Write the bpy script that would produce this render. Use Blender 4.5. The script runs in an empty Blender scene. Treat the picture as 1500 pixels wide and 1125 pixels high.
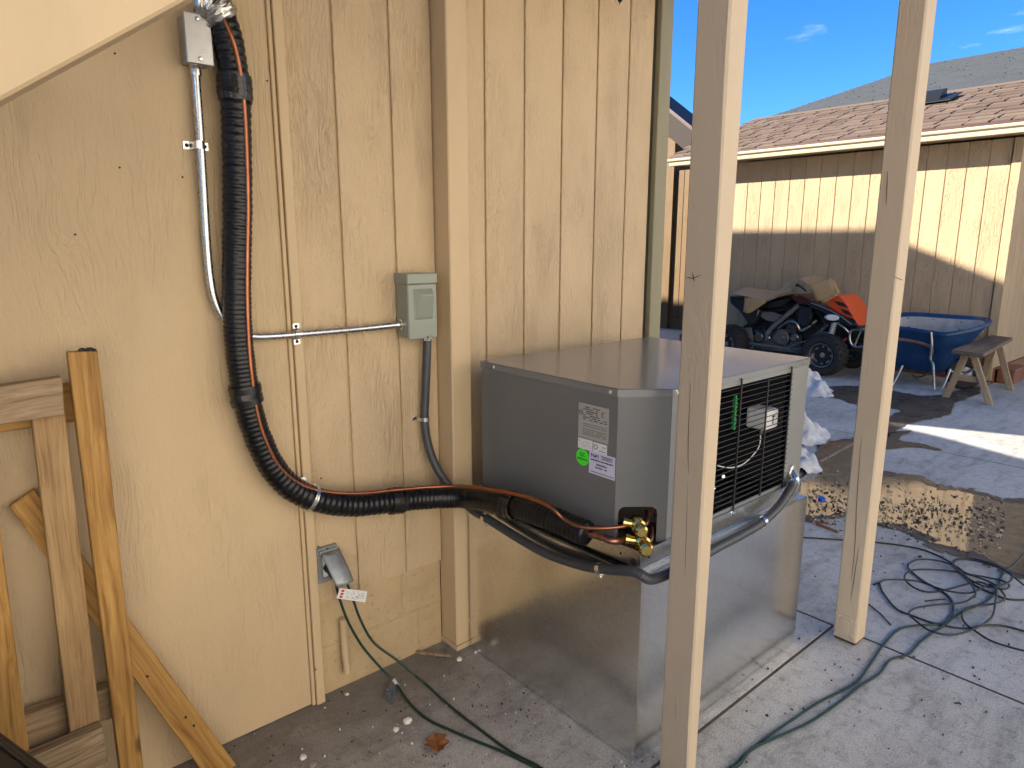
import bpy, bmesh, math, random
from mathutils import Vector, Matrix
random.seed(7)
R_ = math.radians
sc = bpy.context.scene
COL = sc.collection

# ------------------------------------------------------------------ camera
CAM = Vector((0, 0, 1.55)); PITCH = math.atan(209 / 1010.0); YAW = R_(49)
FW = Vector((-math.sin(YAW) * math.cos(PITCH), math.cos(YAW) * math.cos(PITCH), -math.sin(PITCH)))
RT = Vector((math.cos(YAW), math.sin(YAW), 0)); UP = RT.cross(FW)
cd = bpy.data.cameras.new('camera'); cam = bpy.data.objects.new('camera', cd); COL.objects.link(cam)
cd.sensor_width = 36; cd.lens = 36 * 1010 / 1500.0; cd.clip_start = 0.05; cd.clip_end = 2000
cam.matrix_world = Matrix((( RT.x, UP.x, -FW.x, CAM.x), (RT.y, UP.y, -FW.y, CAM.y), (RT.z, UP.z, -FW.z, CAM.z), (0, 0, 0, 1)))
sc.camera = cam

# ------------------------------------------------------------------ light
SUN_EL, SUN_AZ = R_(28), R_(-50)
LDIR = Vector((-math.sin(SUN_AZ) * math.cos(SUN_EL), math.cos(SUN_AZ) * math.cos(SUN_EL), -math.sin(SUN_EL)))
w = bpy.data.worlds.new('World'); sc.world = w; w.use_nodes = True
wn, wl = w.node_tree.nodes, w.node_tree.links
bg = wn['Background']; bg.inputs['Strength'].default_value = 0.070
sky = wn.new('ShaderNodeTexSky'); sky.sky_type = 'NISHITA'; sky.sun_disc = False
sky.sun_elevation = SUN_EL; sky.sun_rotation = math.pi - SUN_AZ; sky.ozone_density = 6.0; sky.air_density = 1.0; sky.dust_density = 0
sky.altitude = 2500
# thin cirrus wisps
tc = wn.new('ShaderNodeTexCoord'); mp = wn.new('ShaderNodeMapping'); mp.inputs['Rotation'].default_value = (0.2, 0.35, 0.5)
mp.inputs['Scale'].default_value = (2.2, 2.2, 9)
nz = wn.new('ShaderNodeTexNoise'); nz.inputs['Scale'].default_value = 2.2; nz.inputs['Detail'].default_value = 9; nz.inputs['Roughness'].default_value = .62
nz.inputs['Distortion'].default_value = .8
rp = wn.new('ShaderNodeValToRGB'); rp.color_ramp.elements[0].position = .60; rp.color_ramp.elements[1].position = .80
rp.color_ramp.elements[1].color = (.42, .42, .42, 1)
mx = wn.new('ShaderNodeMix'); mx.data_type = 'RGBA'; mx.inputs[7].default_value = (5.5, 6.2, 7.2, 1)
wl.new(tc.outputs['Generated'], mp.inputs[0]); wl.new(mp.outputs[0], nz.inputs[0]); wl.new(nz.outputs[0], rp.inputs[0])
wl.new(rp.outputs[0], mx.inputs[0]); hs = wn.new('ShaderNodeHueSaturation'); hs.inputs['Saturation'].default_value = 1.18; wl.new(sky.outputs[0], hs.inputs['Color']); wl.new(hs.outputs[0], mx.inputs[6]); wl.new(mx.outputs[2], bg.inputs[0])
sd = bpy.data.lights.new('sun', 'SUN'); sd.energy = 4.4; sd.angle = R_(.53); sd.color = (1, .93, .82)
so = bpy.data.objects.new('sun', sd); COL.objects.link(so); so.rotation_euler = LDIR.to_track_quat('-Z', 'Y').to_euler()
sc.view_settings.view_transform = 'Standard'; sc.view_settings.look = 'None'
sc.view_settings.exposure = 2.0; sc.view_settings.gamma = 1

# ------------------------------------------------------------------ helpers
def at(px, py, ax, val):
    "real place of a photo point known to lie on the plane axis=val"
    d = FW * 1010 + RT * (px - 750) - UP * (py - 562)
    t = (val - CAM[ax]) / d[ax]
    return CAM + d * t
def G(px, py, z=0.0): return at(px, py, 2, z)

def wloc(o):
    v = Vector((0, 0, 0))
    while o is not None:
        v += o.location; o = o.parent
    return v

def tag(o, label=None, cat=None, group=None, kind=None):
    if label: o['label'] = label
    if cat: o['category'] = cat
    if group: o['group'] = group
    if kind: o['kind'] = kind
    return o
def thing(name, label, cat, loc=(0, 0, 0), group=None, kind=None):
    o = bpy.data.objects.new(name, None); COL.objects.link(o); o.location = loc; o.empty_display_size = .1
    return tag(o, label, cat, group, kind)

class MB:
    def __init__(s): s.bm = bmesh.new()
    def quadhex(s, a, b, bev=0):
        "hexahedron from two matching quads a[4], b[4]"
        t = bmesh.new()
        va = [t.verts.new(p) for p in a]; vb = [t.verts.new(p) for p in b]
        t.faces.new(va); t.faces.new(vb[::-1])
        for i in range(4): t.faces.new((va[i], vb[i], vb[(i + 1) % 4], va[(i + 1) % 4]))
        bmesh.ops.recalc_face_normals(t, faces=t.faces)
        if bev: bmesh.ops.bevel(t, geom=list(t.edges), offset=bev, segments=1, profile=.5, affect='EDGES')
        s.merge(t); return s
    def merge(s, t):
        m = bpy.data.meshes.new('tmp'); t.to_mesh(m); t.free(); s.bm.from_mesh(m); bpy.data.meshes.remove(m)
    def box(s, x0, x1, y0, y1, z0, z1, bev=0):
        return s.quadhex([(x0, y0, z0), (x1, y0, z0), (x1, y1, z0), (x0, y1, z0)], [(x0, y0, z1), (x1, y0, z1), (x1, y1, z1), (x0, y1, z1)], bev)
    def prism(s, poly, axis, a, b, bev=0):
        "poly: 2D points in the two other axes (xyz order), extruded from a to b"
        def P(p, v):
            l = list(p); l.insert(axis, v); return l
        t = bmesh.new()
        va = [t.verts.new(P(p, a)) for p in poly]; vb = [t.verts.new(P(p, b)) for p in poly]
        n = len(poly)
        f1 = t.faces.new(va); f2 = t.faces.new(vb[::-1])
        for i in range(n): t.faces.new((va[i], vb[i], vb[(i + 1) % n], va[(i + 1) % n]))
        if n > 4: bmesh.ops.triangulate(t, faces=[f1, f2])
        bmesh.ops.recalc_face_normals(t, faces=t.faces)
        if bev: bmesh.ops.bevel(t, geom=[e for e in t.edges if len(e.link_faces) == 2 and e.calc_face_angle(0) > .3], offset=bev, segments=1, profile=.5, affect='EDGES')
        s.merge(t); return s
    def poly(s, pts):
        vs = [s.bm.verts.new(p) for p in pts]; f = s.bm.faces.new(vs)
        if len(pts) > 4: bmesh.ops.triangulate(s.bm, faces=[f])
        return s
    def tube(s, pts, rad, seg=10, cap=True):
        pts = [Vector(p) for p in pts]; n = len(pts)
        rr = rad if isinstance(rad, (list, tuple)) else [rad] * n
        rings = []; up = None
        for i in range(n):
            d = (pts[min(i + 1, n - 1)] - pts[max(i - 1, 0)]).normalized()
            if up is None:
                up = Vector((0, 0, 1)) if abs(d.z) < .9 else Vector((1, 0, 0))
            up = (up - d * up.dot(d)).normalized(); sd_ = d.cross(up)
            rings.append([s.bm.verts.new(pts[i] + (up * math.cos(a) + sd_ * math.sin(a)) * rr[i]) for a in [2 * math.pi * k / seg for k in range(seg)]])
        for i in range(n - 1):
            for k in range(seg):
                s.bm.faces.new((rings[i][k], rings[i][(k + 1) % seg], rings[i + 1][(k + 1) % seg], rings[i + 1][k]))
        if cap:
            s.bm.faces.new(rings[0][::-1]); s.bm.faces.new(rings[-1])
        return s
    def cyl(s, p0, p1, r, r2=None, seg=16): return s.tube([p0, p1], [r, r if r2 is None else r2], seg)
    def lathe(s, prof, origin, axis, seg=24):
        "prof: (radius, along) pairs, revolved round the axis through origin"
        o = Vector(origin); d = Vector(axis).normalized()
        u = d.orthogonal().normalized(); v = d.cross(u)
        rings = []
        for r, a in prof:
            if r < 1e-6: rings.append([s.bm.verts.new(o + d * a)])
            else: rings.append([s.bm.verts.new(o + d * a + (u * math.cos(t) + v * math.sin(t)) * r) for t in [2 * math.pi * k / seg for k in range(seg)]])
        for A, B in zip(rings, rings[1:]):
            for k in range(seg):
                k2 = (k + 1) % seg
                if len(A) == 1 and len(B) == 1: continue
                if len(A) == 1: s.bm.faces.new((A[0], B[k2], B[k]))
                elif len(B) == 1: s.bm.faces.new((A[k], A[k2], B[0]))
                else: s.bm.faces.new((A[k], A[k2], B[k2], B[k]))
        return s
    def grid(s, fn, nu, nv):
        vs = [[s.bm.verts.new(fn(i / nu, j / nv)) for j in range(nv + 1)] for i in range(nu + 1)]
        for i in range(nu):
            for j in range(nv): s.bm.faces.new((vs[i][j], vs[i + 1][j], vs[i + 1][j + 1], vs[i][j + 1]))
        return s
    def mesh(s, name, mat, smooth=True, ang=35):
        bmesh.ops.recalc_face_normals(s.bm, faces=s.bm.faces)
        m = bpy.data.meshes.new(name); s.bm.to_mesh(m); s.bm.free()
        if mat: m.materials.append(mat)
        if smooth:
            m.polygons.foreach_set('use_smooth', [True] * len(m.polygons)); m.set_sharp_from_angle(angle=R_(ang))
        return m
    def build(s, name, mat, parent=None, loc=None, smooth=True, ang=35, solid=0):
        """link as one mesh object; vertices are given in world space"""
        base = Vector(loc) if loc is not None else Vector((0, 0, 0))
        off = base + (wloc(parent) if parent else Vector((0, 0, 0)))
        if parent and loc is not None: off = Vector(loc)
        if off.length > 0: bmesh.ops.translate(s.bm, verts=s.bm.verts, vec=-off)
        m = s.mesh(name, mat, smooth, ang)
        o = bpy.data.objects.new(name, m); COL.objects.link(o)
        if parent:
            o.parent = parent
            if loc is not None: o.location = Vector(loc) - wloc(parent)
        elif loc is not None: o.location = loc
        if solid:
            md = o.modifiers.new('solid', 'SOLIDIFY'); md.thickness = solid; md.offset = 0
        return o

def inst(name, mesh, parent, loc, rot=None):
    o = bpy.data.objects.new(name, mesh); COL.objects.link(o)
    if parent: o.parent = parent; o.location = Vector(loc) - wloc(parent)
    else: o.location = loc
    if rot: o.rotation_euler = rot
    return o

def spline(pts, n=8):
    "Catmull-Rom through the points"
    P = [Vector(p) for p in pts]; out = []
    for i in range(len(P) - 1):
        p0 = P[max(i - 1, 0)]; p1 = P[i]; p2 = P[i + 1]; p3 = P[min(i + 2, len(P) - 1)]
        for k in range(n):
            t = k / n
            out.append(.5 * ((2 * p1) + (p2 - p0) * t + (2 * p0 - 5 * p1 + 4 * p2 - p3) * t * t + (3 * p1 - p0 - 3 * p2 + p3) * t ** 3))
    out.append(P[-1]); return out
def resample(pts, step):
    out = [pts[0].copy()]; acc = 0
    for a, b in zip(pts, pts[1:]):
        L = (b - a).length; d = step - acc
        while d <= L:
            out.append(a.lerp(b, d / L)); d += step
        acc = (acc + L) % step
    return out

def textmesh(body, size, mat, name, M, parent, ext=.0004, align='CENTER'):
    c = bpy.data.curves.new(name, 'FONT'); c.body = body; c.size = size; c.extrude = ext; c.align_x = align; c.align_y = 'CENTER'
    o = bpy.data.objects.new('t', c); COL.objects.link(o)
    dg = bpy.context.evaluated_depsgraph_get(); me = bpy.data.meshes.new_from_object(o.evaluated_get(dg))
    bpy.data.objects.remove(o); me.materials.clear(); me.materials.append(mat)
    r = bpy.data.objects.new(name, me); COL.objects.link(r); r.parent = parent
    r.matrix_local = Matrix.Translation(-wloc(parent)) @ M
    return r

def board(name, quad, thick, mat, parent, normal=(1, 0, 0), bev=.002):
    "plank whose front face is the quad (top-left, top-right, bottom-right, bottom-left); local Z runs along the grain"
    q = [Vector(p) for p in quad]; n = Vector(normal)
    top = (q[0] + q[1]) / 2; bot = (q[2] + q[3]) / 2
    z = (top - bot).normalized(); x = n.cross(z); x = -x if x.dot(q[1] - q[0]) < 0 else x
    x.normalize(); y = z.cross(x).normalized()
    M = Matrix.Translation(bot) @ Matrix((x, y, z)).transposed().to_4x4()
    Mi = M.inverted()
    b = MB(); b.quadhex([Mi @ p for p in q], [Mi @ (p - n * thick) for p in q], bev)
    o = b.build(name, mat)
    if parent:
        o.parent = parent; o.matrix_local = Matrix.Translation(-wloc(parent)) @ M
    else: o.matrix_world = M
    return o

# ------------------------------------------------------------------ materials
def new_mat(name):
    m = bpy.data.materials.new(name); m.use_nodes = True
    nt = m.node_tree; return m, nt.nodes, nt.links, nt.nodes['Principled BSDF']
def simple(name, col, rough=.5, metal=0, bump=0, bscale=200, var=.0, vscale=8, spec=None, coat=0, rvar=0):
    m, n, l, b = new_mat(name)
    b.inputs['Base Color'].default_value = (*col, 1); b.inputs['Roughness'].default_value = rough; b.inputs['Metallic'].default_value = metal
    if spec is not None: b.inputs['Specular IOR Level'].default_value = spec
    if coat: b.inputs['Coat Weight'].default_value = coat; b.inputs['Coat Roughness'].default_value = .1
    t = n.new('ShaderNodeTexCoord')
    if bump:
        z = n.new('ShaderNodeTexNoise'); z.inputs['Scale'].default_value = bscale; z.inputs['Detail'].default_value = 4
        bp = n.new('ShaderNodeBump'); bp.inputs['Strength'].default_value = bump; bp.inputs['Distance'].default_value = .002
        l.new(t.outputs['Object'], z.inputs[0]); l.new(z.outputs[0], bp.inputs['Height']); l.new(bp.outputs[0], b.inputs['Normal'])
    if var or rvar:
        z = n.new('ShaderNodeTexNoise'); z.inputs['Scale'].default_value = vscale; z.inputs['Detail'].default_value = 6; z.inputs['Roughness'].default_value = .65
        l.new(t.outputs['Object'], z.inputs[0])
        if var:
            r = n.new('ShaderNodeValToRGB')
            r.color_ramp.elements[0].position = .3; r.color_ramp.elements[1].position = .7
            r.color_ramp.elements[0].color = (*[max(c * (1 - var), 0) for c in col], 1); r.color_ramp.elements[1].color = (*[min(c * (1 + var), 1) for c in col], 1)
            l.new(z.outputs[0], r.inputs[0]); l.new(r.outputs[0], b.inputs['Base Color'])
        if rvar:
            mr = n.new('ShaderNodeMapRange'); mr.inputs[1].default_value = .3; mr.inputs[2].default_value = .7
            mr.inputs[3].default_value = max(rough - rvar, .02); mr.inputs[4].default_value = rough + rvar
            l.new(z.outputs[0], mr.inputs[0]); l.new(mr.outputs[0], b.inputs['Roughness'])
    return m

def math_(n, l, op, a, b=None, c=None):
    x = n.new('ShaderNodeMath'); x.operation = op
    for i, v in enumerate((a, b, c)):
        if v is None: continue
        if isinstance(v, (int, float)): x.inputs[i].default_value = v
        else: l.new(v, x.inputs[i])
    return x.outputs[0]
def noise(n, l, vec, scale, detail=5, rough=.55, dist=0):
    z = n.new('ShaderNodeTexNoise'); z.inputs['Scale'].default_value = scale; z.inputs['Detail'].default_value = detail
    z.inputs['Roughness'].default_value = rough; z.inputs['Distortion'].default_value = dist
    l.new(vec, z.inputs[0]); return z.outputs[0]
def mapping(n, l, vec, scale=(1, 1, 1), loc=(0, 0, 0)):
    m = n.new('ShaderNodeMapping'); m.inputs['Scale'].default_value = scale; m.inputs['Location'].default_value = loc
    l.new(vec, m.inputs[0]); return m.outputs[0]
def ramp(n, l, f, stops):
    r = n.new('ShaderNodeValToRGB'); e = r.color_ramp.elements
    while len(e) < len(stops): e.new(.5)
    for k, (p, c) in zip(e, stops):
        k.position = p; k.color = (*c, 1) if not isinstance(c, (int, float)) else (c, c, c, 1)
    l.new(f, r.inputs[0]); return r.outputs[0]
def mixc(n, l, f, a, b, mode='MIX'):
    x = n.new('ShaderNodeMix'); x.data_type = 'RGBA'; x.blend_type = mode
    for i, v in ((0, f), (6, a), (7, b)):
        if isinstance(v, (int, float)): x.inputs[i].default_value = v
        elif isinstance(v, tuple): x.inputs[i].default_value = (*v, 1)
        else: l.new(v, x.inputs[i])
    return x.outputs[2]
def rnd_coord(n, l):
    "object coordinates shifted by a random amount for every object, so copies do not repeat"
    t = n.new('ShaderNodeTexCoord'); oi = n.new('ShaderNodeObjectInfo')
    v = n.new('ShaderNodeVectorMath'); v.operation = 'SCALE'; v.inputs[0].default_value = (37, 91, 53); l.new(oi.outputs['Random'], v.inputs['Scale'])
    a = n.new('ShaderNodeVectorMath'); a.operation = 'ADD'; l.new(t.outputs['Object'], a.inputs[0]); l.new(v.outputs[0], a.inputs[1])
    return a.outputs[0], oi.outputs['Random']

def siding_paint(name, col, grain=1.0, strength=.8, dist=.0056, stipple=1.0):
    m, n, l, b = new_mat(name)
    v, r = rnd_coord(n, l)
    warp = noise(n, l, mapping(n, l, v, (3, 3, 1.2)), 1.6, 2)
    wv = n.new('ShaderNodeCombineXYZ'); l.new(math_(n, l, 'MULTIPLY', warp, .2), wv.inputs[0]); l.new(math_(n, l, 'MULTIPLY', warp, .2), wv.inputs[1])
    ad = n.new('ShaderNodeVectorMath'); ad.operation = 'ADD'; l.new(v, ad.inputs[0]); l.new(wv.outputs[0], ad.inputs[1])
    g1 = noise(n, l, mapping(n, l, ad.outputs[0], (1, 1, .045)), 130 * grain, 3, .5)
    g2 = noise(n, l, mapping(n, l, ad.outputs[0], (1, 1, .1)), 55 * grain, 2, .5)
    st = noise(n, l, mapping(n, l, v, (1, 1, .38)), 150, 3, .6)
    patch = noise(n, l, mapping(n, l, v, (1, 1, .5)), 5, 2)
    pm = ramp(n, l, patch, [(.42, 0), (.58, 1)])
    ridg = ramp(n, l, g1, [(.40, 0), (.52, 1)])
    h = math_(n, l, 'ADD', math_(n, l, 'MULTIPLY', math_(n, l, 'MULTIPLY', ridg, .6), pm), math_(n, l, 'MULTIPLY', st, 1.3 * stipple))
    h = math_(n, l, 'ADD', h, math_(n, l, 'MULTIPLY', g2, .3))
    bp = n.new('ShaderNodeBump'); bp.inputs['Strength'].default_value = strength; bp.inputs['Distance'].default_value = dist
    l.new(h, bp.inputs['Height']); l.new(bp.outputs[0], b.inputs['Normal'])
    big = noise(n, l, mapping(n, l, v, (1, 1, .35)), 3.2, 6, .65)
    c = ramp(n, l, big, [(.25, tuple(x * .86 for x in col)), (.5, col), (.8, tuple(min(x * 1.07, 1) for x in col))])
    dirt = noise(n, l, mapping(n, l, v, (1, 1, .6)), 46, 4, .7)
    dm = ramp(n, l, dirt, [(.68, 0), (.80, .18)])
    c = mixc(n, l, dm, c, tuple(x * .55 for x in col))
    l.new(c, b.inputs['Base Color']); b.inputs['Roughness'].default_value = .62; b.inputs['Specular IOR Level'].default_value = .35
    return m

TAN = (.575, .43, .262)
M_side = siding_paint('tan painted siding', TAN)
M_ply = siding_paint('tan painted plywood', (.555, .415, .248), .7, .6, .005, .7)
M_trim = siding_paint('tan painted trim', (.575, .43, .255), .8, .2, .002, .5)
M_post = siding_paint('beige painted post', (.53, .42, .29), .9, .32, .003, .5)
M_green = siding_paint('olive grey trim', (.27, .245, .155), .9, .15, .002)
M_shed = siding_paint('shed siding paint', (.47, .335, .195), .8, .9, .010)
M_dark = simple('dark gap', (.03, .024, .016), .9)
M_gutter = simple('painted gutter', (.56, .47, .31), .35, 0, var=.05)
M_fascia = simple('dark red drip edge', (.06, .022, .018), .5)
M_redwood = simple('red brown base board', (.20, .075, .035), .6, var=.3, vscale=14, bump=.3)

def block_mat():
    m, n, l, b = new_mat('painted concrete block'); t = n.new('ShaderNodeTexCoord').outputs['Object']
    h = noise(n, l, t, 130, 5, .7); pit = ramp(n, l, noise(n, l, t, 75, 2, .5), [(.28, 0), (.36, 1)])
    bp = n.new('ShaderNodeBump'); bp.inputs['Strength'].default_value = .5; bp.inputs['Distance'].default_value = .003
    l.new(math_(n, l, 'ADD', h, pit), bp.inputs['Height']); l.new(bp.outputs[0], b.inputs['Normal'])
    c = ramp(n, l, noise(n, l, t, 5, 6, .7), [(.3, (.44, .32, .175)), (.7, (.55, .415, .24))])
    c = mixc(n, l, ramp(n, l, noise(n, l, t, 60, 3, .7), [(.3, .6), (.38, 0)]), c, (.16, .11, .06))
    l.new(c, b.inputs['Base Color']); b.inputs['Roughness'].default_value = .75
    return m
M_block = block_mat()

def concrete_mat():
    m, n, l, b = new_mat('weathered concrete'); g = n.new('ShaderNodeNewGeometry').outputs['Position']
    big = noise(n, l, g, 1.1, 8, .65, .4); fine = noise(n, l, g, 170, 3, .7); mid = noise(n, l, mapping(n, l, g, (1, .25, 1)), 9, 6, .7, .6)
    c = ramp(n, l, big, [(.3, (.40, .38, .34)), (.5, (.545, .52, .47)), (.72, (.65, .625, .57))])
    c = mixc(n, l, .9, c, ramp(n, l, mid, [(.3, .55), (.5, .95), (.7, 1)]), 'MULTIPLY')
    c = mixc(n, l, .6, c, ramp(n, l, noise(n, l, g, 22, 6, .75, .5), [(.35, .5), (.5, 1)]), 'MULTIPLY')
    c = mixc(n, l, .85, c, ramp(n, l, fine, [(.35, .55), (.55, 1)]), 'MULTIPLY')
    speck = noise(n, l, g, 60, 2, .5)
    c = mixc(n, l, ramp(n, l, speck, [(.7, 0), (.76, .75)]), c, (.07, .06, .05))
    # soil tracked along the foot of the house wall
    sx = n.new('ShaderNodeSeparateXYZ'); l.new(g, sx.inputs[0])
    dx = math_(n, l, 'MULTIPLY_ADD', math_(n, l, 'ADD', sx.outputs[0], 2.03), 1.1, math_(n, l, 'MULTIPLY', math_(n, l, 'SUBTRACT', noise(n, l, g, 4, 6, .7), .5), 1.1))
    soil = math_(n, l, 'MULTIPLY', ramp(n, l, dx, [(.1, 1), (.75, 0)]), ramp(n, l, math_(n, l, 'ADD', math_(n, l, 'MULTIPLY', sx.outputs[1], .3), -.15), [(.25, 1), (.4, 0)]))
    c = mixc(n, l, math_(n, l, 'MULTIPLY', soil, .7), c, (.115, .092, .066))
    l.new(c, b.inputs['Base Color']); b.inputs['Roughness'].default_value = .82
    h = math_(n, l, 'ADD', math_(n, l, 'MULTIPLY', fine, .5), math_(n, l, 'MULTIPLY', mid, .7))
    bp = n.new('ShaderNodeBump'); bp.inputs['Strength'].default_value = .7; bp.inputs['Distance'].default_value = .006
    l.new(h, bp.inputs['Height']); l.new(bp.outputs[0], b.inputs['Normal'])
    return m
M_conc = concrete_mat()
M_soil = simple('dark soil', (.07, .055, .042), .9, bump=.5, bscale=60, var=.4)

def wet_mat(name, col, lo, hi, ior):
    m, n, l, b = new_mat(name); g = n.new('ShaderNodeNewGeometry').outputs['Position']
    z = noise(n, l, g, 5, 6, .65)
    l.new(ramp(n, l, noise(n, l, g, 14, 6, .7), [(.3, tuple(c * .6 for c in col)), (.7, tuple(c * 1.3 for c in col))]), b.inputs['Base Color'])
    mr = n.new('ShaderNodeMapRange'); mr.inputs[1].default_value = .38; mr.inputs[2].default_value = .62; mr.inputs[3].default_value = lo; mr.inputs[4].default_value = hi
    l.new(z, mr.inputs[0]); l.new(mr.outputs[0], b.inputs['Roughness']); b.inputs['IOR'].default_value = ior
    bp = n.new('ShaderNodeBump'); bp.inputs['Strength'].default_value = .06; bp.inputs['Distance'].default_value = .002
    l.new(noise(n, l, g, 40, 4, .6), bp.inputs['Height']); l.new(bp.outputs[0], b.inputs['Normal'])
    return m
M_wet = wet_mat('wet muddy puddle', (.17, .13, .085), .015, .10, 2.0)
M_damp = wet_mat('damp concrete', (.075, .066, .055), .25, .5, 1.33)

def wood_mat(name, c0, c1, c2, knots=True, bump=.25, scale=1.0):
    m, n, l, b = new_mat(name); v, r = rnd_coord(n, l)
    warp = noise(n, l, mapping(n, l, v, (4, 4, 1)), 2, 2)
    cv = n.new('ShaderNodeCombineXYZ'); l.new(math_(n, l, 'MULTIPLY', warp, .06), cv.inputs[0]); l.new(math_(n, l, 'MULTIPLY', warp, .06), cv.inputs[1])
    a = n.new('ShaderNodeVectorMath'); a.operation = 'ADD'; l.new(v, a.inputs[0]); l.new(cv.outputs[0], a.inputs[1])
    g = noise(n, l, mapping(n, l, a.outputs[0], (1, 1, .02)), 95 * scale, 3, .6)
    g2 = noise(n, l, mapping(n, l, a.outputs[0], (1, 1, .03)), 340 * scale, 2, .6)
    big = noise(n, l, mapping(n, l, v, (3, 3, 1)), 3, 5, .6)
    c = ramp(n, l, g, [(.3, c0), (.5, c1), (.7, c2)])
    c = mixc(n, l, .55, c, ramp(n, l, g2, [(.3, .72), (.6, 1)]), 'MULTIPLY')
    c = mixc(n, l, .6, c, ramp(n, l, big, [(.25, (.66, .58, .52)), (.6, (1, 1, 1))]), 'MULTIPLY')
    if knots:
        vo = n.new('ShaderNodeTexVoronoi'); vo.inputs['Scale'].default_value = 5.5; l.new(mapping(n, l, v, (1.6, 1.6, .75)), vo.inputs[0])
        k = ramp(n, l, vo.outputs['Distance'], [(.06, 1), (.15, 0)])
        c = mixc(n, l, math_(n, l, 'MULTIPLY', k, .75), c, tuple(x * .28 for x in c0))
    l.new(c, b.inputs['Base Color']); b.inputs['Roughness'].default_value = .6; b.inputs['Specular IOR Level'].default_value = .3
    bp = n.new('ShaderNodeBump'); bp.inputs['Strength'].default_value = bump; bp.inputs['Distance'].default_value = .002
    l.new(math_(n, l, 'ADD', g, math_(n, l, 'MULTIPLY', g2, .5)), bp.inputs['Height']); l.new(bp.outputs[0], b.inputs['Normal'])
    return m
M_cedar = wood_mat('stained pine stud', (.24, .115, .028), (.42, .225, .06), (.50, .29, .09))
M_pine = wood_mat('bare pine stud', (.27, .16, .07), (.42, .265, .12), (.47, .32, .165))
M_oldpine = wood_mat('weathered pine rail', (.17, .11, .06), (.33, .23, .13), (.42, .315, .19), False, .5)
M_benchtop = wood_mat('grey weathered plank', (.08, .055, .04), (.17, .125, .09), (.24, .18, .13), False, .6, .8)
M_benchleg = wood_mat('faded bench leg', (.24, .17, .10), (.36, .27, .17), (.42, .33, .22), False)

def galv_mat(name, col, rough, spangle=.25):
    m, n, l, b = new_mat(name); t = n.new('ShaderNodeTexCoord').outputs['Object']
    vo = n.new('ShaderNodeTexVoronoi'); vo.inputs['Scale'].default_value = 110; vo.inputs['Randomness'].default_value = 1; l.new(t, vo.inputs[0])
    sp = n.new('ShaderNodeSeparateColor'); l.new(vo.outputs['Color'], sp.inputs[0])
    cl = noise(n, l, t, 3.5, 5, .6)
    f = math_(n, l, 'ADD', math_(n, l, 'MULTIPLY', sp.outputs[0], .6), math_(n, l, 'MULTIPLY', cl, .4))
    l.new(ramp(n, l, f, [(.2, tuple(c * (1 - spangle) for c in col)), (.75, col)]), b.inputs['Base Color'])
    mr = n.new('ShaderNodeMapRange'); mr.inputs[3].default_value = rough - .02; mr.inputs[4].default_value = rough + .04
    l.new(f, mr.inputs[0]); l.new(mr.outputs[0], b.inputs['Roughness'])
    b.inputs['Metallic'].default_value = 1
    bp = n.new('ShaderNodeBump'); bp.inputs['Strength'].default_value = .03; bp.inputs['Distance'].default_value = .01
    l.new(noise(n, l, t, 4, 2), bp.inputs['Height']); l.new(bp.outputs[0], b.inputs['Normal'])
    return m
M_galv = galv_mat('galvanized sheet', (.80, .80, .785), .2, .10)
M_galvb = galv_mat('bright galvanized', (.62, .62, .60), .3, .15)
M_emt = simple('zinc tube', (.55, .56, .57), .28, 1, rvar=.1, vscale=60)
M_zinc = simple('bright zinc', (.75, .75, .74), .25, 1)
M_box = simple('grey cast box', (.42, .42, .41), .36, .85, bump=.12, bscale=300, var=.12, vscale=14)
M_cast = simple('rough cast aluminium', (.34, .36, .36), .5, .7, bump=.5, bscale=250, var=.15, vscale=40)
M_disc = simple('sage grey enamel', (.245, .265, .215), .3, 0, bump=.03, bscale=400)
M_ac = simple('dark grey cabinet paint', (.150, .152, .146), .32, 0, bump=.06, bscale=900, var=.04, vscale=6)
M_lid = simple('sky lightened cabinet paint', (.165, .174, .178), .24, 0, bump=.06, bscale=900, spec=.9, coat=.3)  # cabinet paint again, lightened in colour for the sky sheen on top
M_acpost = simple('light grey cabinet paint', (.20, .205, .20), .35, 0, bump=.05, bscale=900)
M_black = simple('black plastic', (.012, .012, .013), .4)
M_wire = simple('black coated wire', (.01, .01, .011), .45)
M_coil = simple('dark coil fins', (.018, .018, .018), .6, .3)
M_hose = simple('black foam sleeve', (.006, .006, .007), .30, 0, bump=.4, bscale=90, spec=.38)
M_tape = simple('black vinyl tape', (.012, .012, .012), .22)
M_cop = simple('copper', (.38, .145, .075), .36, 1, var=.18, vscale=30)
M_copold = simple('heat marked copper', (.42, .19, .12), .35, 1, var=.5, vscale=60)
M_brass = simple('brass', (.72, .52, .17), .22, 1, var=.1, vscale=60)
M_foil = simple('crumpled foil', (.6, .6, .58), .3, 1, bump=.9, bscale=50)
M_flex = simple('dark grey flexible conduit', (.055, .057, .06), .42)
M_cord = simple('dark green cord', (.012, .035, .024), .4)
M_cordb = simple('dusty green cord', (.012, .018, .017), .5, var=.5, vscale=9)
M_white = simple('white label', (.72, .72, .70), .4)
M_whitebox = simple('white plastic box', (.72, .73, .72), .35)
M_silverlab = simple('silver label', (.42, .41, .38), .4, .2)
M_greenlab = simple('green sticker', (.06, .85, .03), .45)
M_lilac = simple('pale lilac label', (.62, .60, .72), .45)
M_ink = simple('black ink', (.02, .02, .02), .6)
M_navy = simple('navy ink', (.02, .025, .16), .6)
M_red = simple('red ink', (.5, .02, .02), .6)
M_yel = simple('yellow ink', (.7, .5, .05), .6)
M_greenwire = simple('green wire', (.01, .25, .05), .5)

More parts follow.
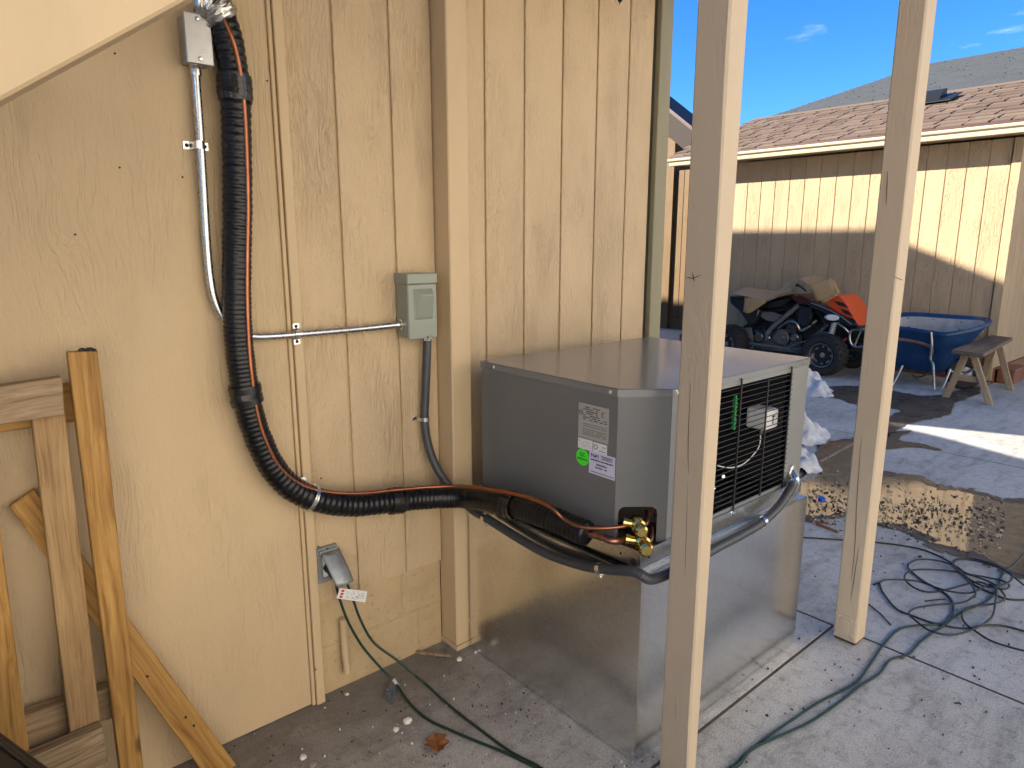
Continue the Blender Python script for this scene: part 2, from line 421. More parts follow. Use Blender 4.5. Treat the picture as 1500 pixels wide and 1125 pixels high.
# ------------------------------------------------------------------ setting
# ground: one sheet to the horizon, concrete slabs on it with open joints
MB().poly([(-400, -400, -.002), (400, -400, -.002), (400, 400, -.002), (-400, 400, -.002)]).build('ground', M_soil)['kind'] = 'structure'
pav = thing('pavement', None, None, (0, 0, 0), kind='structure')
slabs = [(-2.6, -1.083, -3, 2.69), (-1.076, 1.2, -3, 2.69), (1.21, 4, -3, 2.69),
         (-5.4, -2.145, 2.70, 5.70), (-2.135, .9, 2.70, 5.70), (.91, 4, 2.70, 5.70),
         (-5.4, -2.185, 5.71, 9.6), (-2.175, .9, 5.71, 9.6), (.91, 4, 5.71, 9.6), (-9.5, -5.41, 2.70, 6.6), (-9.5, -5.41, 6.61, 11.5),
         (-2.15, .9, 9.61, 13), (.91, 4, 9.61, 13)]
for (x0, x1, y0, y1) in slabs:
    MB().box(x0, x1, y0, y1, -.12, 0, .004).build('concrete_slab', M_conc, pav, smooth=False)
def blob(pxs, z, jit, name, mat, sub=7):
    "flat irregular patch lying on the concrete"
    P = [G(*p) for p in pxs]; P = spline(P + [P[0]], sub)[:-1]
    out = [Vector((p.x + random.uniform(-jit, jit), p.y + random.uniform(-jit, jit) * 1.5, z)) for p in P]
    b = MB(); b.poly(out); o = b.build(name, mat, smooth=False); o['kind'] = 'structure'; return o
blob([(1150, 722), (1188, 690), (1205, 660), (1222, 650), (1262, 648), (1275, 672), (1288, 696), (1340, 703), (1373, 717), (1420, 722), (1462, 735), (1520, 742), (1580, 770),
      (1560, 830), (1500, 845), (1430, 812), (1380, 799), (1340, 775), (1290, 765), (1240, 752), (1190, 757), (1140, 750)], .0065, .016, 'puddle', M_wet)
blob([(1170, 570), (1225, 566), (1258, 566), (1300, 572), (1360, 580), (1405, 572), (1436, 566), (1434, 577), (1402, 590), (1396, 604), (1368, 613), (1335, 620), (1318, 627), (1298, 641),
      (1284, 636), (1297, 616), (1317, 602), (1300, 597), (1268, 596), (1232, 586), (1195, 576)], .0065, .018, 'wet_ground', M_damp)
blob([(1276, 652), (1296, 636), (1336, 631), (1318, 640), (1322, 647), (1350, 650), (1380, 660), (1340, 655), (1292, 658)], .0065, .008, 'wet_ground', M_damp)
blob([(1140, 735), (1180, 688), (1200, 655), (1222, 645), (1268, 643), (1282, 670), (1296, 691), (1345, 697), (1380, 711), (1425, 717), (1466, 729), (1525, 735), (1590, 770),
      (1570, 836), (1500, 850), (1426, 819), (1372, 806), (1334, 783), (1288, 771), (1238, 758), (1190, 763), (1130, 756)], .0050, .02, 'wet_ground', M_damp)
# soft sludge of wood debris on the puddle
def flakes(n, region, mats, name, label, sz):
    b = [MB() for _ in mats]
    for i in range(n):
        p = region(); a = random.random() * math.pi; s = sz * random.uniform(.4, 1.5); e = random.uniform(.25, .8)
        u = Vector((math.cos(a), math.sin(a), random.uniform(-.2, .2))) * s; v = Vector((-math.sin(a), math.cos(a), random.uniform(-.2, .2))) * s * e
        m = random.choice(b); h = Vector((0, 0, .003 + random.random() * .004))
        m.quadhex([p + h - u - v, p + h + u - v * .7, p + h + u + v, p + h - u * .8 + v], [p - u - v, p + u - v * .7, p + u + v, p - u * .8 + v])
    for k, (m, mt) in enumerate(zip(b, mats)):
        o = m.build(name, mt, smooth=False); tag(o, label[k], 'debris', kind='stuff')
def reg_puddle():
    while True:
        t = random.random(); cx = 1185 + t * 300; cy = 735 + (cx - 1200) * .14 + random.gauss(0, 19)
        if 1185 < cx < 1470: return G(cx, cy, .008)
M_fl1 = simple('black bark flake', (.02, .015, .012), .7); M_fl2 = simple('pale wood chip', (.45, .36, .24), .7)
flakes(900, reg_puddle, [M_fl1, M_fl2], 'bark_debris', ['black bark flakes scattered over the wet muddy puddle', 'pale wood chips scattered over the wet muddy puddle'], .0058)
def reg_floor():
    return G(random.uniform(300, 960), random.uniform(960, 1124), .001)
def reg_yard():
    return G(random.uniform(1040, 1500), random.triangular(640, 1120, 1000), .001)
M_fl3 = simple('grey dirt crumb', (.10, .08, .06), .9)
flakes(230, reg_floor, [M_fl1, M_fl3, M_white], 'floor_grit', ['dark crumbs on the concrete by the house wall', 'brown grit on the concrete by the house wall', 'tiny white paint crumbs on the concrete by the house wall'], .0019)
flakes(110, reg_yard, [M_fl1, M_fl3], 'yard_grit', ['dark crumbs on the open concrete yard', 'brown grit on the open concrete yard'], .0028)

# ------------------------------------------------------------------ the house whose wall fills the left
WX = -2.03
house = thing('house', 'tan house with grooved wood siding, corner posts and painted block foundation along the left', 'house', (WX, 1.4, 0))
HT = 3.70
b = MB(); b.box(WX - .25, WX - .030, -9, 2.585, .36, HT); b.box(WX - .25, WX - .06, -9, 2.58, -.1, .36)
b.build('wall', M_dark, house, smooth=False)
def back(x, y, z, yp):
    k = (y - yp) / LDIR.y; return (x - LDIR.x * k, z - LDIR.z * k)
YE = 2.58
prof = [(WX - .251, HT)] + [back(*q, YE) for q in [(-2.10, 9, 1.08), (-3.25, 9, 1.54), (-3.5, 9, 1.70), (-6.2, 9, 1.70)]]  # unseen gable outline, shaped to cast the shadow edge on the shed
xl = prof[-1][0] - .3
hole = [back(*q, YE) for q in [(-.9, 5.93, 0), (-1.18, 5.955, 0), (-1.5, 6.03, 0), (-1.78, 6.16, 0), (-2.05, 6.2, 0), (-2.35, 6.27, 0), (-2.2, 6.335, 0), (-1.8, 6.56, 0), (-1.37, 6.77, 0), (-.9, 7.0, 0)]]  # added opening, shaped so a wedge of sun lands on the yard
hr, hl = hole[0][0], hole[5][0]
b = MB()
zt_ = 4.4
b.prism([(WX - .251, 0), (WX - .251, HT), (prof[0][0] - .7, HT + .28), (hr, zt_), (hr, 0)], 1, YE - .016, YE)           # right of the added sun opening
b.prism([(hr, 0), hole[0]] + hole[1:6] + [(hl, 0)], 1, YE - .016, YE)
b.prism([(hr, zt_), hole[9]] + hole[9:4:-1][1:] + [(hl, zt_)], 1, YE - .016, YE)
b.prism([(prof[0][0] - .7, HT + .28), (hr, zt_), (hl, zt_), prof[1], prof[1]][:4] , 1, YE - .016, YE)
b.prism([(hl, zt_), prof[1], (prof[1][0], 0), (hl, 0)], 1, YE - .016, YE)
for q0, q1 in zip(prof[1:], prof[2:]): b.prism([q0, q1, (q1[0], 0), (q0[0], 0)], 1, YE - .016, YE)
b.box(xl, prof[-1][0], YE - .016, YE, 0, prof[-1][1]); b.box(-26, xl, YE - .016, YE, 0, 6.9)
b.build('gable_wall', M_side, house, smooth=False)
b = MB(); b.prism([(WX + .04, HT + .001), (-4.2, HT + .9), (-4.2, HT + 1.0), (WX + .04, HT + .1)], 1, -9, YE + .02)
b.build('roof', M_fascia, house, smooth=False)
def vboards(ys, x, z0, z1, gap, th, mat, parent, name='siding_board'):
    MB().box(x - th - .004, x - .0095, ys[0], ys[-1], z0 + .002, z1 - .001).build('groove_backing', M_trim, parent, loc=(x, ys[0], z0), smooth=False)
    for a, c in zip(ys, ys[1:]):
        MB().box(x - .0093, x, a + gap / 2, c - gap / 2, z0, z1, .0022).build(name, mat, parent, loc=(x, a, z0), smooth=False)
vboards([.895, 1.052, 1.248, 1.411], WX, .352, HT, .009, .016, M_side, house)
vboards([1.501, 1.636, 1.827, 2.026, 2.225, 2.421, 2.583], WX, .352, HT, .009, .016, M_side, house)
MB().box(WX - .03, WX - .008, -9, .86, .0, HT).build('wall_backing', M_dark, house, smooth=False)
# smooth plywood sheet at the left with a hairline joint
MB().box(WX - .01, WX + .010, -.42, .8495, .004, HT - .002, .001).build('plywood_sheet', M_ply, house, loc=(WX, .2, 0), smooth=False)
MB().box(WX - .01, WX + .010, -1.65, -.424, .004, HT - .002, .001).build('plywood_sheet', M_ply, house, loc=(WX, -1, 0), smooth=False)
MB().box(WX - .03, WX + .018, .8505, .8625, .0, HT - .002, .002).build('batten', M_trim, house, loc=(WX, .856, 0), smooth=False)
MB().box(WX - .03, WX + .026, .8645, .894, .0, HT - .002, .002).build('batten', M_trim, house, loc=(WX, .88, 0), smooth=False)
# foundation blocks
for k in range(2):
    z0 = .0 + k * .178; cuts = [-.0 + .892, 1.06 if k == 0 else 1.29, 1.41] if k == 0 else [.892, 1.235, 1.41]
    if k == 0: cuts = [.892, 1.30, 1.41]
    for a, c in zip(cuts, cuts[1:]):
        MB().box(WX - .07, WX - .013, a + .002, c - .002, z0 - (.05 if k == 0 else 0) + .002, z0 + .175, .003).build('foundation_block', M_block, house, smooth=False)
MB().box(WX - .07, WX - .017, .892, 1.41, 0, .35).build('mortar', M_block, house, smooth=False)
MB().box(WX - .07, WX - .013, 1.5, 2.58, -.05, .349).build('foundation', M_block, house, smooth=False)
# square corner post standing proud with a foot block
MB().box(WX - .02, WX + .082, 1.412, 1.499, .022, HT - .002, .004).build('corner_post', M_trim, house, loc=(WX, 1.45, 0), smooth=False)
MB().box(WX - .02, WX + .085, 1.410, 1.502, .0, .0215, .003).build('post_foot', M_trim, house, loc=(WX, 1.45, 0), smooth=False)
MB().lathe([(0, .004), (.012, .004), (.016, .002), (.017, 0)], (WX + .082, 1.485, .105), (1, 0, 0), 16).build('knot', M_trim, house)
# end trim of the wall: olive board, and a dark strip coloured as the shaded gap
MB().box(WX - .03, WX + .022, 2.600, 2.683, 0, HT - .002, .003).build('end_board', M_green, house, loc=(WX, 2.64, 0), smooth=False)
MB().box(WX - .03, WX - .004, 2.583, 2.600, 0, HT - .002).build('end_gap_shade', M_dark, house, smooth=False)
# painted pipe stub against the foundation
pz = at(503, 905, 0, WX + .01); 
MB().tube([(WX + .004, pz.y, .27), (WX + .006, pz.y, .16), (WX + .01, pz.y + .003, .062)], [.0125, .0125, .012], 14).build('pipe_stub', M_trim, house)
# nail heads
nm_ = MB().cyl((0, 0, 0), (.003, 0, 0), .0026, seg=8).mesh('nail_head', M_dark)
for (px, py, x_) in [(403, 6, WX), (408, 45, WX), (402, 300, WX), (391, 118, WX + .009), (168, 78, WX + .009), (267, 259, WX + .009), (175, 245, WX + .009), (110, 343, WX + .009), (470, 700, WX), (466, 800, WX + .0255), (462, 980, WX + .0255)]:
    p = at(px, py, 0, x_); inst('nail_head', nm_, house, p)

# small round bracket high on the wall
wf = at(906, -1, 0, WX)
rb = thing('wall_bracket', 'small round bracket with dark centre high on the siding at the top edge', 'bracket', wf.to_tuple())
MB().lathe([(0, .006), (.014, .006), (.022, .004), (.024, 0), (0, 0)], wf, (1, 0, 0), 24).build('base_disc', M_trim, rb)
MB().lathe([(0, .020), (.008, .018), (.012, .010), (.014, .0055), (0, .0055)], wf, (1, 0, 0), 18).build('dark_hub', M_black, rb)
MB().lathe([(0, .003), (.0025, .002), (.003, 0)], wf + Vector((.005, 0, -.017)), (1, 0, 0), 8).build('screw', M_dark, rb)

# ------------------------------------------------------------------ outdoor stair over the yard (stringer seen at top left, rest above the picture)
st = thing('staircase', 'tan wooden outdoor stair whose slanting stringer crosses the top left corner', 'stairs', (-1.05, .2, 1.7))
sl = .70
def strg(x0, x1):
    return lambda y: (1.705 + sl * (y - .106))
f = strg(0, 0); y0, y1 = -2.1, 1.45
for xa, xb in ((-1.09, -1.0), (WX + .03, WX + .068)):
    z_up = .30
    lo = 1.45 if xa > -1.5 else 1.45
    if xa < -1.5:
        # wall stringer starts where the hose and box end
        ya, yb, dz = -2.1, 1.45, .20
    else: ya, yb, dz = -2.1, 1.45, 0
    MB().quadhex([(xa, ya, f(ya) + dz), (xb, ya, f(ya) + dz), (xb, yb, f(yb) + dz), (xa, yb, f(yb) + dz)],
                 [(xa, ya, f(ya) + z_up + dz * .5), (xb, ya, f(ya) + z_up + dz * .5), (xb, yb, f(yb) + z_up + dz * .5), (xa, yb, f(yb) + z_up + dz * .5)], .004).build('stringer', M_trim, st, smooth=False)
k = 0; y = -1.9
while y < 1.3:
    z = f(y + .13) + .21
    MB().box(WX + .07, -1.092, y, y + .27, z, z + .038, .003).build('tread', M_trim, st, smooth=False); y += .27
b = MB(); b.box(WX + .02, -.93, 1.46, 2.70, 2.78, 2.82)
b.build('landing', M_trim, st, smooth=False)
for yy in (1.46, 1.86, 2.26, 2.66): MB().box(WX + .03, -1.04, yy, yy + .038, 2.62, 2.778, .002).build('joist', M_trim, st, smooth=False)

# ------------------------------------------------------------------ the two porch posts
def post(name, label, bot, top, z0, z1, foot=False):
    t = thing(name, label, 'post', (bot[0][0], bot[0][1], 0), 'porch posts in front of the wall')
    c = MB(); N = 10
    rings = []
    for i in range(N + 1):
        f_ = i / N; rings.append([Vector((bot[j][0] + (top[j][0] - bot[j][0]) * f_, bot[j][1] + (top[j][1] - bot[j][1]) * f_, z0 + (z1 - z0) * f_)) for j in range(4)])
    for r in rings:  # chamfered corners, slightly wavy arrises
        cc = []
        for j in range(4):
            p = r[j]; ch = .004 + random.random() * .003
            cc.append(p + (r[j - 1] - p).normalized() * ch); cc.append(p + (r[(j + 1) % 4] - p).normalized() * ch)
        r[:] = [c.bm.verts.new(q) for q in cc]
    for a, d in zip(rings, rings[1:]):
        for j in range(8): c.bm.faces.new((a[j], a[(j + 1) % 8], d[(j + 1) % 8], d[j]))
    c.bm.faces.new(rings[0]); c.bm.faces.new(rings[-1])
    c.build('shaft', M_post, t, loc=(bot[0][0], bot[0][1], 0), smooth=False)
    return t
p1 = post('porch_post', 'nearer tan post standing in front of the grey cooling unit', [(-1.045, 1.482), (-.945, 1.478), (-.962, 1.545), (-1.055, 1.57)], [(-1.045, 1.482), (-.957, 1.482), (-.957, 1.571), (-1.045, 1.571)], 0, 2.78)
p2 = post('porch_post', 'farther tan post with a nailed foot strap beside the green cord', [(-1.043, 2.605), (-.954, 2.605), (-.954, 2.69), (-1.043, 2.69)], [(-1.043, 2.605), (-.954, 2.605), (-.954, 2.69), (-1.043, 2.69)], .012, 2.78)
# foot strap and nails of the far post, split base
b = MB(); b.box(-1.037, -.962, 2.6015, 2.6045, .028, .115, .001); b.box(-1.018, -.985, 2.5995, 2.602, .03, .10, .001)
b.build('foot_strap', M_post, p2, smooth=False)
for (dx, z) in ((-1.026, .103), (-.978, .1), (-1.028, .04), (-.972, .038)):
    MB().lathe([(0, .004), (.004, .0035), (.006, 0)], (dx, 2.6015, z), (0, -1, 0), 10).build('nail', M_post, p2)
MB().box(-1.038, -.958, 2.61, 2.685, 0, .014).build('base_shim', M_soil, p2, smooth=False)
M_crack = simple('dark wood check', (.10, .065, .035), .9)
def cracks(t, lines, y, xs):
    for ln in lines:
        pts = [at(px, py, 1, y) for px, py in ln]
        pts = spline(pts, 6); b = MB(); n = len(pts)
        b.tube([p + Vector((random.uniform(-.0006, .0006), 0.0002, 0)) for p in pts], [.0010 * math.sin(math.pi * (i + .3) / n) + .0002 for i in range(n)], 5)
        b.build('check', M_crack, t)
cracks(p1, [[(1008, 690), (1006, 760), (1004, 830), (1003, 900)], [(1012, 560), (1008, 640), (1009, 700)], [(1016, 715), (1015, 745)], [(1005, 405), (1015, 407), (1027, 402)], [(1014, 399), (1017, 412)], [(990, 1000), (989, 1075)]], 1.481, 0)
cracks(p2, [[(1262, 640), (1256, 720), (1252, 800), (1247, 850)], [(1258, 800), (1252, 840), (1246, 880)], [(1310, 405), (1322, 410)], [(1300, 250), (1298, 300)]], 2.604, 0)

# ------------------------------------------------------------------ metal junction box and rigid conduit
WP = WX + .010   # plywood face
jb = thing('junction_box', 'grey metal junction box under the slanting beam at the top left', 'electrical box', (WP, .665, 2.07))
ytl, ybr = .628, .700
MB().box(WP, WP + .052, .613, .677, 1.998, 2.115, .004).build('box_body', M_box, jb, smooth=False)
MB().box(WP + .0525, WP + .058, .611, .680, 1.995, 2.118, .003).build('cover_plate', M_box, jb, smooth=False)
for z in (2.009, 2.104): MB().lathe([(0, .004), (.004, .0035), (.006, 0)], (WP + .058, .645, z), (1, 0, 0), 12).build('cover_screw', M_zinc, jb)
b = MB()
for k in range(2):
    y = .634
    while y < .665:
        wd = random.uniform(.003, .008); b.box(WP + .058, WP + .0585, y, min(y + wd, .668), 2.030 - k * .005, 2.0325 - k * .005); y += wd + .002
b.build('embossed_text', M_box, jb, smooth=False)

ec = thing('electrical_conduit', 'thin silver metal conduit bending from the junction box to the green grey box', 'conduit', (WP + .02, .7, 1.6))
CX = WP + .026
cpx = [(286, 100), (288, 130), (293, 200), (298, 280), (303, 360), (308, 410), (315, 442), (327, 466), (345, 484), (368, 492), (400, 492), (450, 488), (520, 482), (586, 475)]
cp = [at(x, y, 0, CX) for x, y in cpx]
MB().tube(spline(cp, 8), .0112, 14).build('tube', M_emt, ec)
a = cp[0]; MB().lathe([(.0, .045), (.013, .045), (.013, .028), (.017, .026), (.017, .012), (.013, .010), (.0145, 0), (.0145, -.012), (0, -.012)], a - Vector((0, 0, .005)), (0, 0, 1), 18).build('connector', M_zinc, ec)
a = cp[-1]; MB().lathe([(0, -.02), (.0145, -.02), (.0145, 0), (.018, .001), (.018, .013), (.013, .014), (.013, .03), (0, .03)], a, cp[-1] - cp[-2], 18).build('connector', M_zinc, ec)
def pipe_strap(p, d, side, r, base, mat, parent, L=.032, w=.010):
    "two-hole strap: saddle round the pipe and two flat ears on the wall (normal +X)"
    d = Vector(d).normalized(); s = Vector(side).normalized(); nx = Vector((1, 0, 0)); b = MB()
    prof = [(-L, base + .001), (-r - .006, base + .001)] + [(-math.cos(t) * (r + .0015), p.x + math.sin(t) * (r + .0015)) for t in [math.pi * k / 8 for k in range(9)]] + [(r + .006, base + .001), (L, base + .001)]
    P = lambda q, e: Vector((q[1], p.y, p.z)) + s * q[0] + d * e
    for q0, q1 in zip(prof, prof[1:]):
        b.quadhex([P(q0, -w), P(q1, -w), P(q1, w), P(q0, w)], [P(q0, -w) + nx * .0015, P(q1, -w) + nx * .0015, P(q1, w) + nx * .0015, P(q0, w) + nx * .0015])
    o = b.build('strap', mat, parent, smooth=False)
    for sg in (-1, 1):
        q = Vector((base + .002, p.y, p.z)) + s * sg * (L - .009)
        MB().lathe([(0, .004), (.004, .003), (.006, 0)], q, nx, 10).build('screw', M_dark, o)
pipe_strap(at(291, 212, 0, CX), (0, 0, 1), (0, 1, 0), .0112, WP, M_zinc, ec)
pipe_strap(at(436, 489, 0, CX), (0, 1, 0), (0, 0, 1), .0112, WX + .026, M_zinc, ec)

# ------------------------------------------------------------------ disconnect box
DX = WX
db = thing('disconnect_box', 'sage grey electrical disconnect box with embossed cover beside the corner post', 'electrical box', (DX, 1.34, 1.33))
y0, y1, z0, z1 = 1.242, 1.354, 1.230, 1.446
MB().box(DX, DX + .072, y0, y1, z0, z1 - .012, .003).build('box_body', M_disc, db, smooth=False)
b = MB(); b.box(DX, DX + .084, y0 - .005, y1 + .004, z1 - .035, z1, .003); b.build('rain_hood', M_disc, db, smooth=False)
MB().box(DX + .0725, DX + .080, y0 - .002, y1 + .002, z0 - .004, z1 - .036, .003).build('front_cover', M_disc, db, smooth=False)
b = MB(); xa = DX + .080; a_ = [(xa, y0 + .018, z0 + .060), (xa, y1 - .016, z0 + .060), (xa, y1 - .016, z1 - .050), (xa, y0 + .018, z1 - .050)]
xb = xa + .020; b_ = [(xa + .004, y0 + .028, z0 + .068), (xa + .004, y1 - .024, z0 + .068), (xb, y1 - .022, z1 - .072), (xb, y0 + .040, z1 - .072)]
b.quadhex(a_, b_, .0025); b.build('raised_panel', M_disc, db, smooth=False)
b = MB(); b.box(DX + .080, DX + .088, 1.312, 1.328, z0 - .008, z0 + .004, .002); b.build('hasp', M_disc, db, smooth=False)

# ------------------------------------------------------------------ flexible conduit from the disconnect to the cooling unit
fx = thing('flexible_conduit', 'dark grey flexible conduit running from the disconnect box round the front of the cooling unit', 'conduit', (WX + .03, 1.4, 1.2))
fp = [at(626, 490, 0, WX + .035), at(625, 530, 0, WX + .033), at(623, 580, 0, WX + .03), at(622, 615, 0, WX + .03), at(627, 650, 0, WX + .04), at(640, 685, 0, WX + .065), at(662, 716, 0, WX + .10),
      at(690, 745, 1, 1.435), at(712, 758, 1, 1.438), at(755, 785, 1, 1.44), at(800, 810, 1, 1.44), at(850, 827, 1, 1.44), at(885, 833, 1, 1.438),
      at(930, 837, 1, 1.44), (-1.09, 1.47, .62), at(1000, 829, 0, -1.085), at(1045, 804, 0, -1.09), at(1085, 783, 0, -1.095), at(1115, 765, 0, -1.10), at(1140, 742, 0, -1.105), at(1158, 716, 0, -1.11), at(1163, 706, 0, -1.125)]
fpts = resample(spline(fp, 14), .0024)
MB().tube(fpts, [.0150 * (1 + .055 * math.cos(2 * math.pi * i * .0024 / .0072)) for i in range(len(fpts))], 14).build('sleeve', M_flex, fx, ang=80)
a = fp[0]; b = MB(); b.lathe([(0, .018), (.012, .018), (.012, .006), (.021, .005), (.021, -.010), (.017, -.012), (.017, -.024), (0, -.024)], a + Vector((0, 0, .006)), (0, 0, 1), 6)
b.build('connector', M_zinc, fx, smooth=False)
pipe_strap(at(622, 613, 0, WX + .03), (0, 0, 1), (0, 1, 0), .016, WX, M_zinc, fx, .034, .007)
# clips holding it to the sheet metal
for px, py, ax, v, nrm in ((711, 757, 1, 1.438, (0, -1, 0)), (879, 832, 1, 1.438, (0, -1, 0)), (1117, 763, 0, -1.10, (1, 0, 0))):
    c = at(px, py, ax, v); i = min(range(len(fpts)), key=lambda j: (fpts[j] - c).length); d = (fpts[min(i + 3, len(fpts) - 1)] - fpts[i - 3]).normalized()
    b = MB(); b.lathe([(.0162, -.008), (.0178, -.008), (.0178, .008), (.0162, .008), (.0162, -.008)], fpts[i], d, 18)
    q = fpts[i] + Vector((0, 0, -.02)); n_ = Vector(nrm)
    e = n_.cross(Vector((0, 0, 1)))
    b.quadhex([q + e * -.008 + Vector((0, 0, .006)), q + e * .008 + Vector((0, 0, .006)), q + e * .008 - Vector((0, 0, .014)), q - e * .008 - Vector((0, 0, .014))],
              [q + e * -.008 + Vector((0, 0, .006)) - n_ * .002, q + e * .008 + Vector((0, 0, .006)) - n_ * .002, q + e * .008 - Vector((0, 0, .014)) - n_ * .002, q - e * .008 - Vector((0, 0, .014)) - n_ * .002])
    b.lathe([(0, .005), (.005, .004), (.006, 0)], q - Vector((0, 0, .006)), n_, 8)
    b.build('clip', M_zinc, fx)
# angle fitting at the far end
e0 = fp[-1]; b = MB()
b.lathe([(0, -.012), (.021, -.012), (.022, 0), (.020, .014), (.021, .016), (.021, .026), (0, .026)], fpts[-8], (fpts[-1] - fpts[-12]), 16)
b.tube(spline([fpts[-2], fpts[-2] + Vector((0, .006, .014)), Vector((-1.148, fpts[-1].y + .016, fpts[-1].z + .034))], 5), .0165, 14)
b.lathe([(0, 0), (.024, 0), (.024, .010), (.018, .012), (0, .012)], (-1.149, fpts[-1].y + .016, fpts[-1].z + .034), (1, 0, 0), 8)
b.build('elbow_fitting', M_zinc, fx)

# ------------------------------------------------------------------ insulated refrigerant line set
ls = thing('refrigerant_line', 'thick black ribbed insulated hose with a bare copper tube curving down to the cooling unit', 'hose', (WX + .06, .75, 1.5))
HX = WP + .050
hp = [(300, 2, HX - .01), (320, 18, HX), (333, 55, HX + .004), (341, 100, HX), (345, 150, HX), (347, 220, HX), (348, 300, HX), (347, 380, HX), (347, 440, HX), (350, 500, HX), (356, 550, HX), (364, 595, HX), (378, 640, HX), (400, 685, HX + .002), (430, 716, HX + .006),
      (470, 733, HX + .012), (520, 739, HX + .012), (580, 733, HX + .02), (630, 729, HX + .045)]
HP = [at(x, y, 0, v) for x, y, v in hp] + [at(678, 728, 1, 1.385), at(720, 733, 1, 1.39), at(762, 743, 1, 1.40), at(805, 758, 1, 1.41), at(840, 773, 1, 1.42), at(862, 782, 1, 1.425)]
hs = resample(spline(HP, 14), .0042)
rad = []; ph = 0
for i in range(len(hs)):
    ph += .0042 / (.0165 + .004 * math.sin(i * .021)) * 2 * math.pi
    rad.append(.0385 * (1 + .036 * (abs(math.sin(ph / 2)) * 2 - 1.2) + .012 * math.sin(i * .31) + random.uniform(-.006, .006)))
rad[-1] *= .8
o = MB().tube(hs, rad, 22).build('insulation_sleeve', M_hose, ls, ang=80)
cpx2 = [(322, 16, HX + .03), (336, 45, HX + .042), (347, 80, HX + .041), (354, 120, HX + .038), (358, 160, HX + .036), (361, 220, HX + .036), (363, 300, HX + .034), (362, 370, HX + .034), (362, 440, HX + .036), (365, 510, HX + .036), (370, 560, HX + .036),
        (377, 605, HX + .036), (389, 645, HX + .036), (409, 683, HX + .034), (440, 709, HX + .032), (480, 720, HX + .03), (530, 722, HX + .035), (580, 717, HX + .045), (630, 713, HX + .075)]
CP = [at(x, y, 0, v) for x, y, v in cpx2] + [at(680, 712, 1, 1.355), at(720, 717, 1, 1.36), at(770, 727, 1, 1.365), at(806, 742, 1, 1.37), at(826, 760, 1, 1.385), at(850, 771, 1, 1.40), at(885, 773, 1, 1.44), at(915, 770, 1, 1.49), at(925, 765, 1, 1.52)]
MB().tube(resample(spline(CP, 10), .006), .0062, 12).build('copper_tube', M_cop, ls)
CP2 = [at(850, 779, 1, 1.425), at(875, 784, 1, 1.44), at(895, 791, 1, 1.45), at(908, 791, 1, 1.475), at(922, 786, 1, 1.52)]
MB().tube(resample(spline(CP2, 10), .004), .0115, 14).build('suction_pipe', M_copold, ls)
def band(i0, i1, mat, name, extra=.004):
    pts = hs[i0:i1]; cpn = []
    b = MB(); b.tube(pts, [.0400 + extra + random.uniform(-.0012, .0012) for _ in pts], 22); return b.build(name, mat, ls, ang=60)
def nearest(px, py, v, ax=0):
    c = at(px, py, ax, v); return min(range(len(hs)), key=lambda j: (hs[j] - c).length)
for px, py, v, ax, w_ in ((342, 132, HX, 0, 8), (361, 577, HX, 0, 7), (577, 733, HX + .02, 0, 5), (748, 740, 1.395, 1, 5)):
    i = nearest(px, py, v, ax); t_ = band(i - w_, i + w_, M_tape, 'tape_wrap', .0045)
    # loose tape windings
    b = MB()
    for q in range(3):
        j = i - w_ + 3 + q * 4; d = (hs[j + 2] - hs[j - 2]).normalized() + Vector((0, random.uniform(-.3, .3), random.uniform(-.3, .3)))
        b.lathe([(.0448, -.008), (.0462, -.008), (.0462, .008), (.0448, .008)], hs[j], d, 22)
    b.build('tape_edge', M_tape, t_)
i = nearest(456, 730, HX + .01)
t_ = band(i - 2, i + 2, M_zinc, 'perforated_strap', .0045)
b = MB(); p = at(451, 709, 0, HX); b.box(WX + .026, WX + .03, p.y - .008, p.y + .010, p.z - .012, p.z + .016); b.box(WX + .03, HX, p.y - .006, p.y + .006, p.z - .012, p.z - .009)
b.build('strap_tab', M_zinc, ls, smooth=False)
b = MB()
for q in range(12):
    j = max(2, nearest(322, 28, HX) - q * 2)
    d = (hs[j + 2] - hs[j - 2]).normalized() + Vector((random.uniform(-.4, .4), random.uniform(-.5, .5), random.uniform(-.3, .3)))
    r0 = .043 + random.random() * .004
    b.lathe([(r0 - .004, -.008), (r0 + .003, -.003), (r0 + .002, .003), (r0 - .004, .008)], hs[j], d, 26)
for v in b.bm.verts: v.co += Vector((random.uniform(-.002, .002), random.uniform(-.002, .002), random.uniform(-.002, .002)))
b.build('foil_wrap', M_foil, ls, ang=25)['kind'] = 'stuff'

# ------------------------------------------------------------------ sheet metal stand
SX0, SX1, SY0, SY1, SZ = -1.935, -1.125, 1.468, 2.452, .607
sm = thing('sheet_metal_stand', 'large galvanized sheet metal box stand under the cooling unit', 'stand', (-1.53, 1.96, 0))
tk = .003
MB().box(SX0, SX1, SY0, SY0 + tk, .002, SZ, .0008).build('front_panel', M_galv, sm, smooth=False)
MB().box(SX1 - tk, SX1, SY0 + tk + .0005, SY1, .002, SZ, .0008).build('side_panel', M_galv, sm, smooth=False)
MB().box(SX0, SX0 + tk, SY0 + tk + .0005, SY1, .002, SZ).build('side_panel', M_galv, sm, smooth=False)
MB().box(SX0 + tk + .0005, SX1 - tk - .0005, SY1 - tk, SY1, .002, SZ).build('back_panel', M_galv, sm, smooth=False)
b = MB(); b.box(SX0 + .002, SX1 - .002, SY0 + .004, SY0 + .03, SZ + .0005, SZ + .0025); b.box(SX1 - .028, SX1 - .001, SY0 + .031, SY1 - .001, SZ + .0005, SZ + .0025); b.box(SX0 + .002, SX0 + .03, SY0 + .031, SY1, SZ + .0005, SZ + .0025)
b.box(SX1 - .15, SX1 - .029, SY1 - .03, SY1 - .001, SZ + .0005, SZ + .0025)
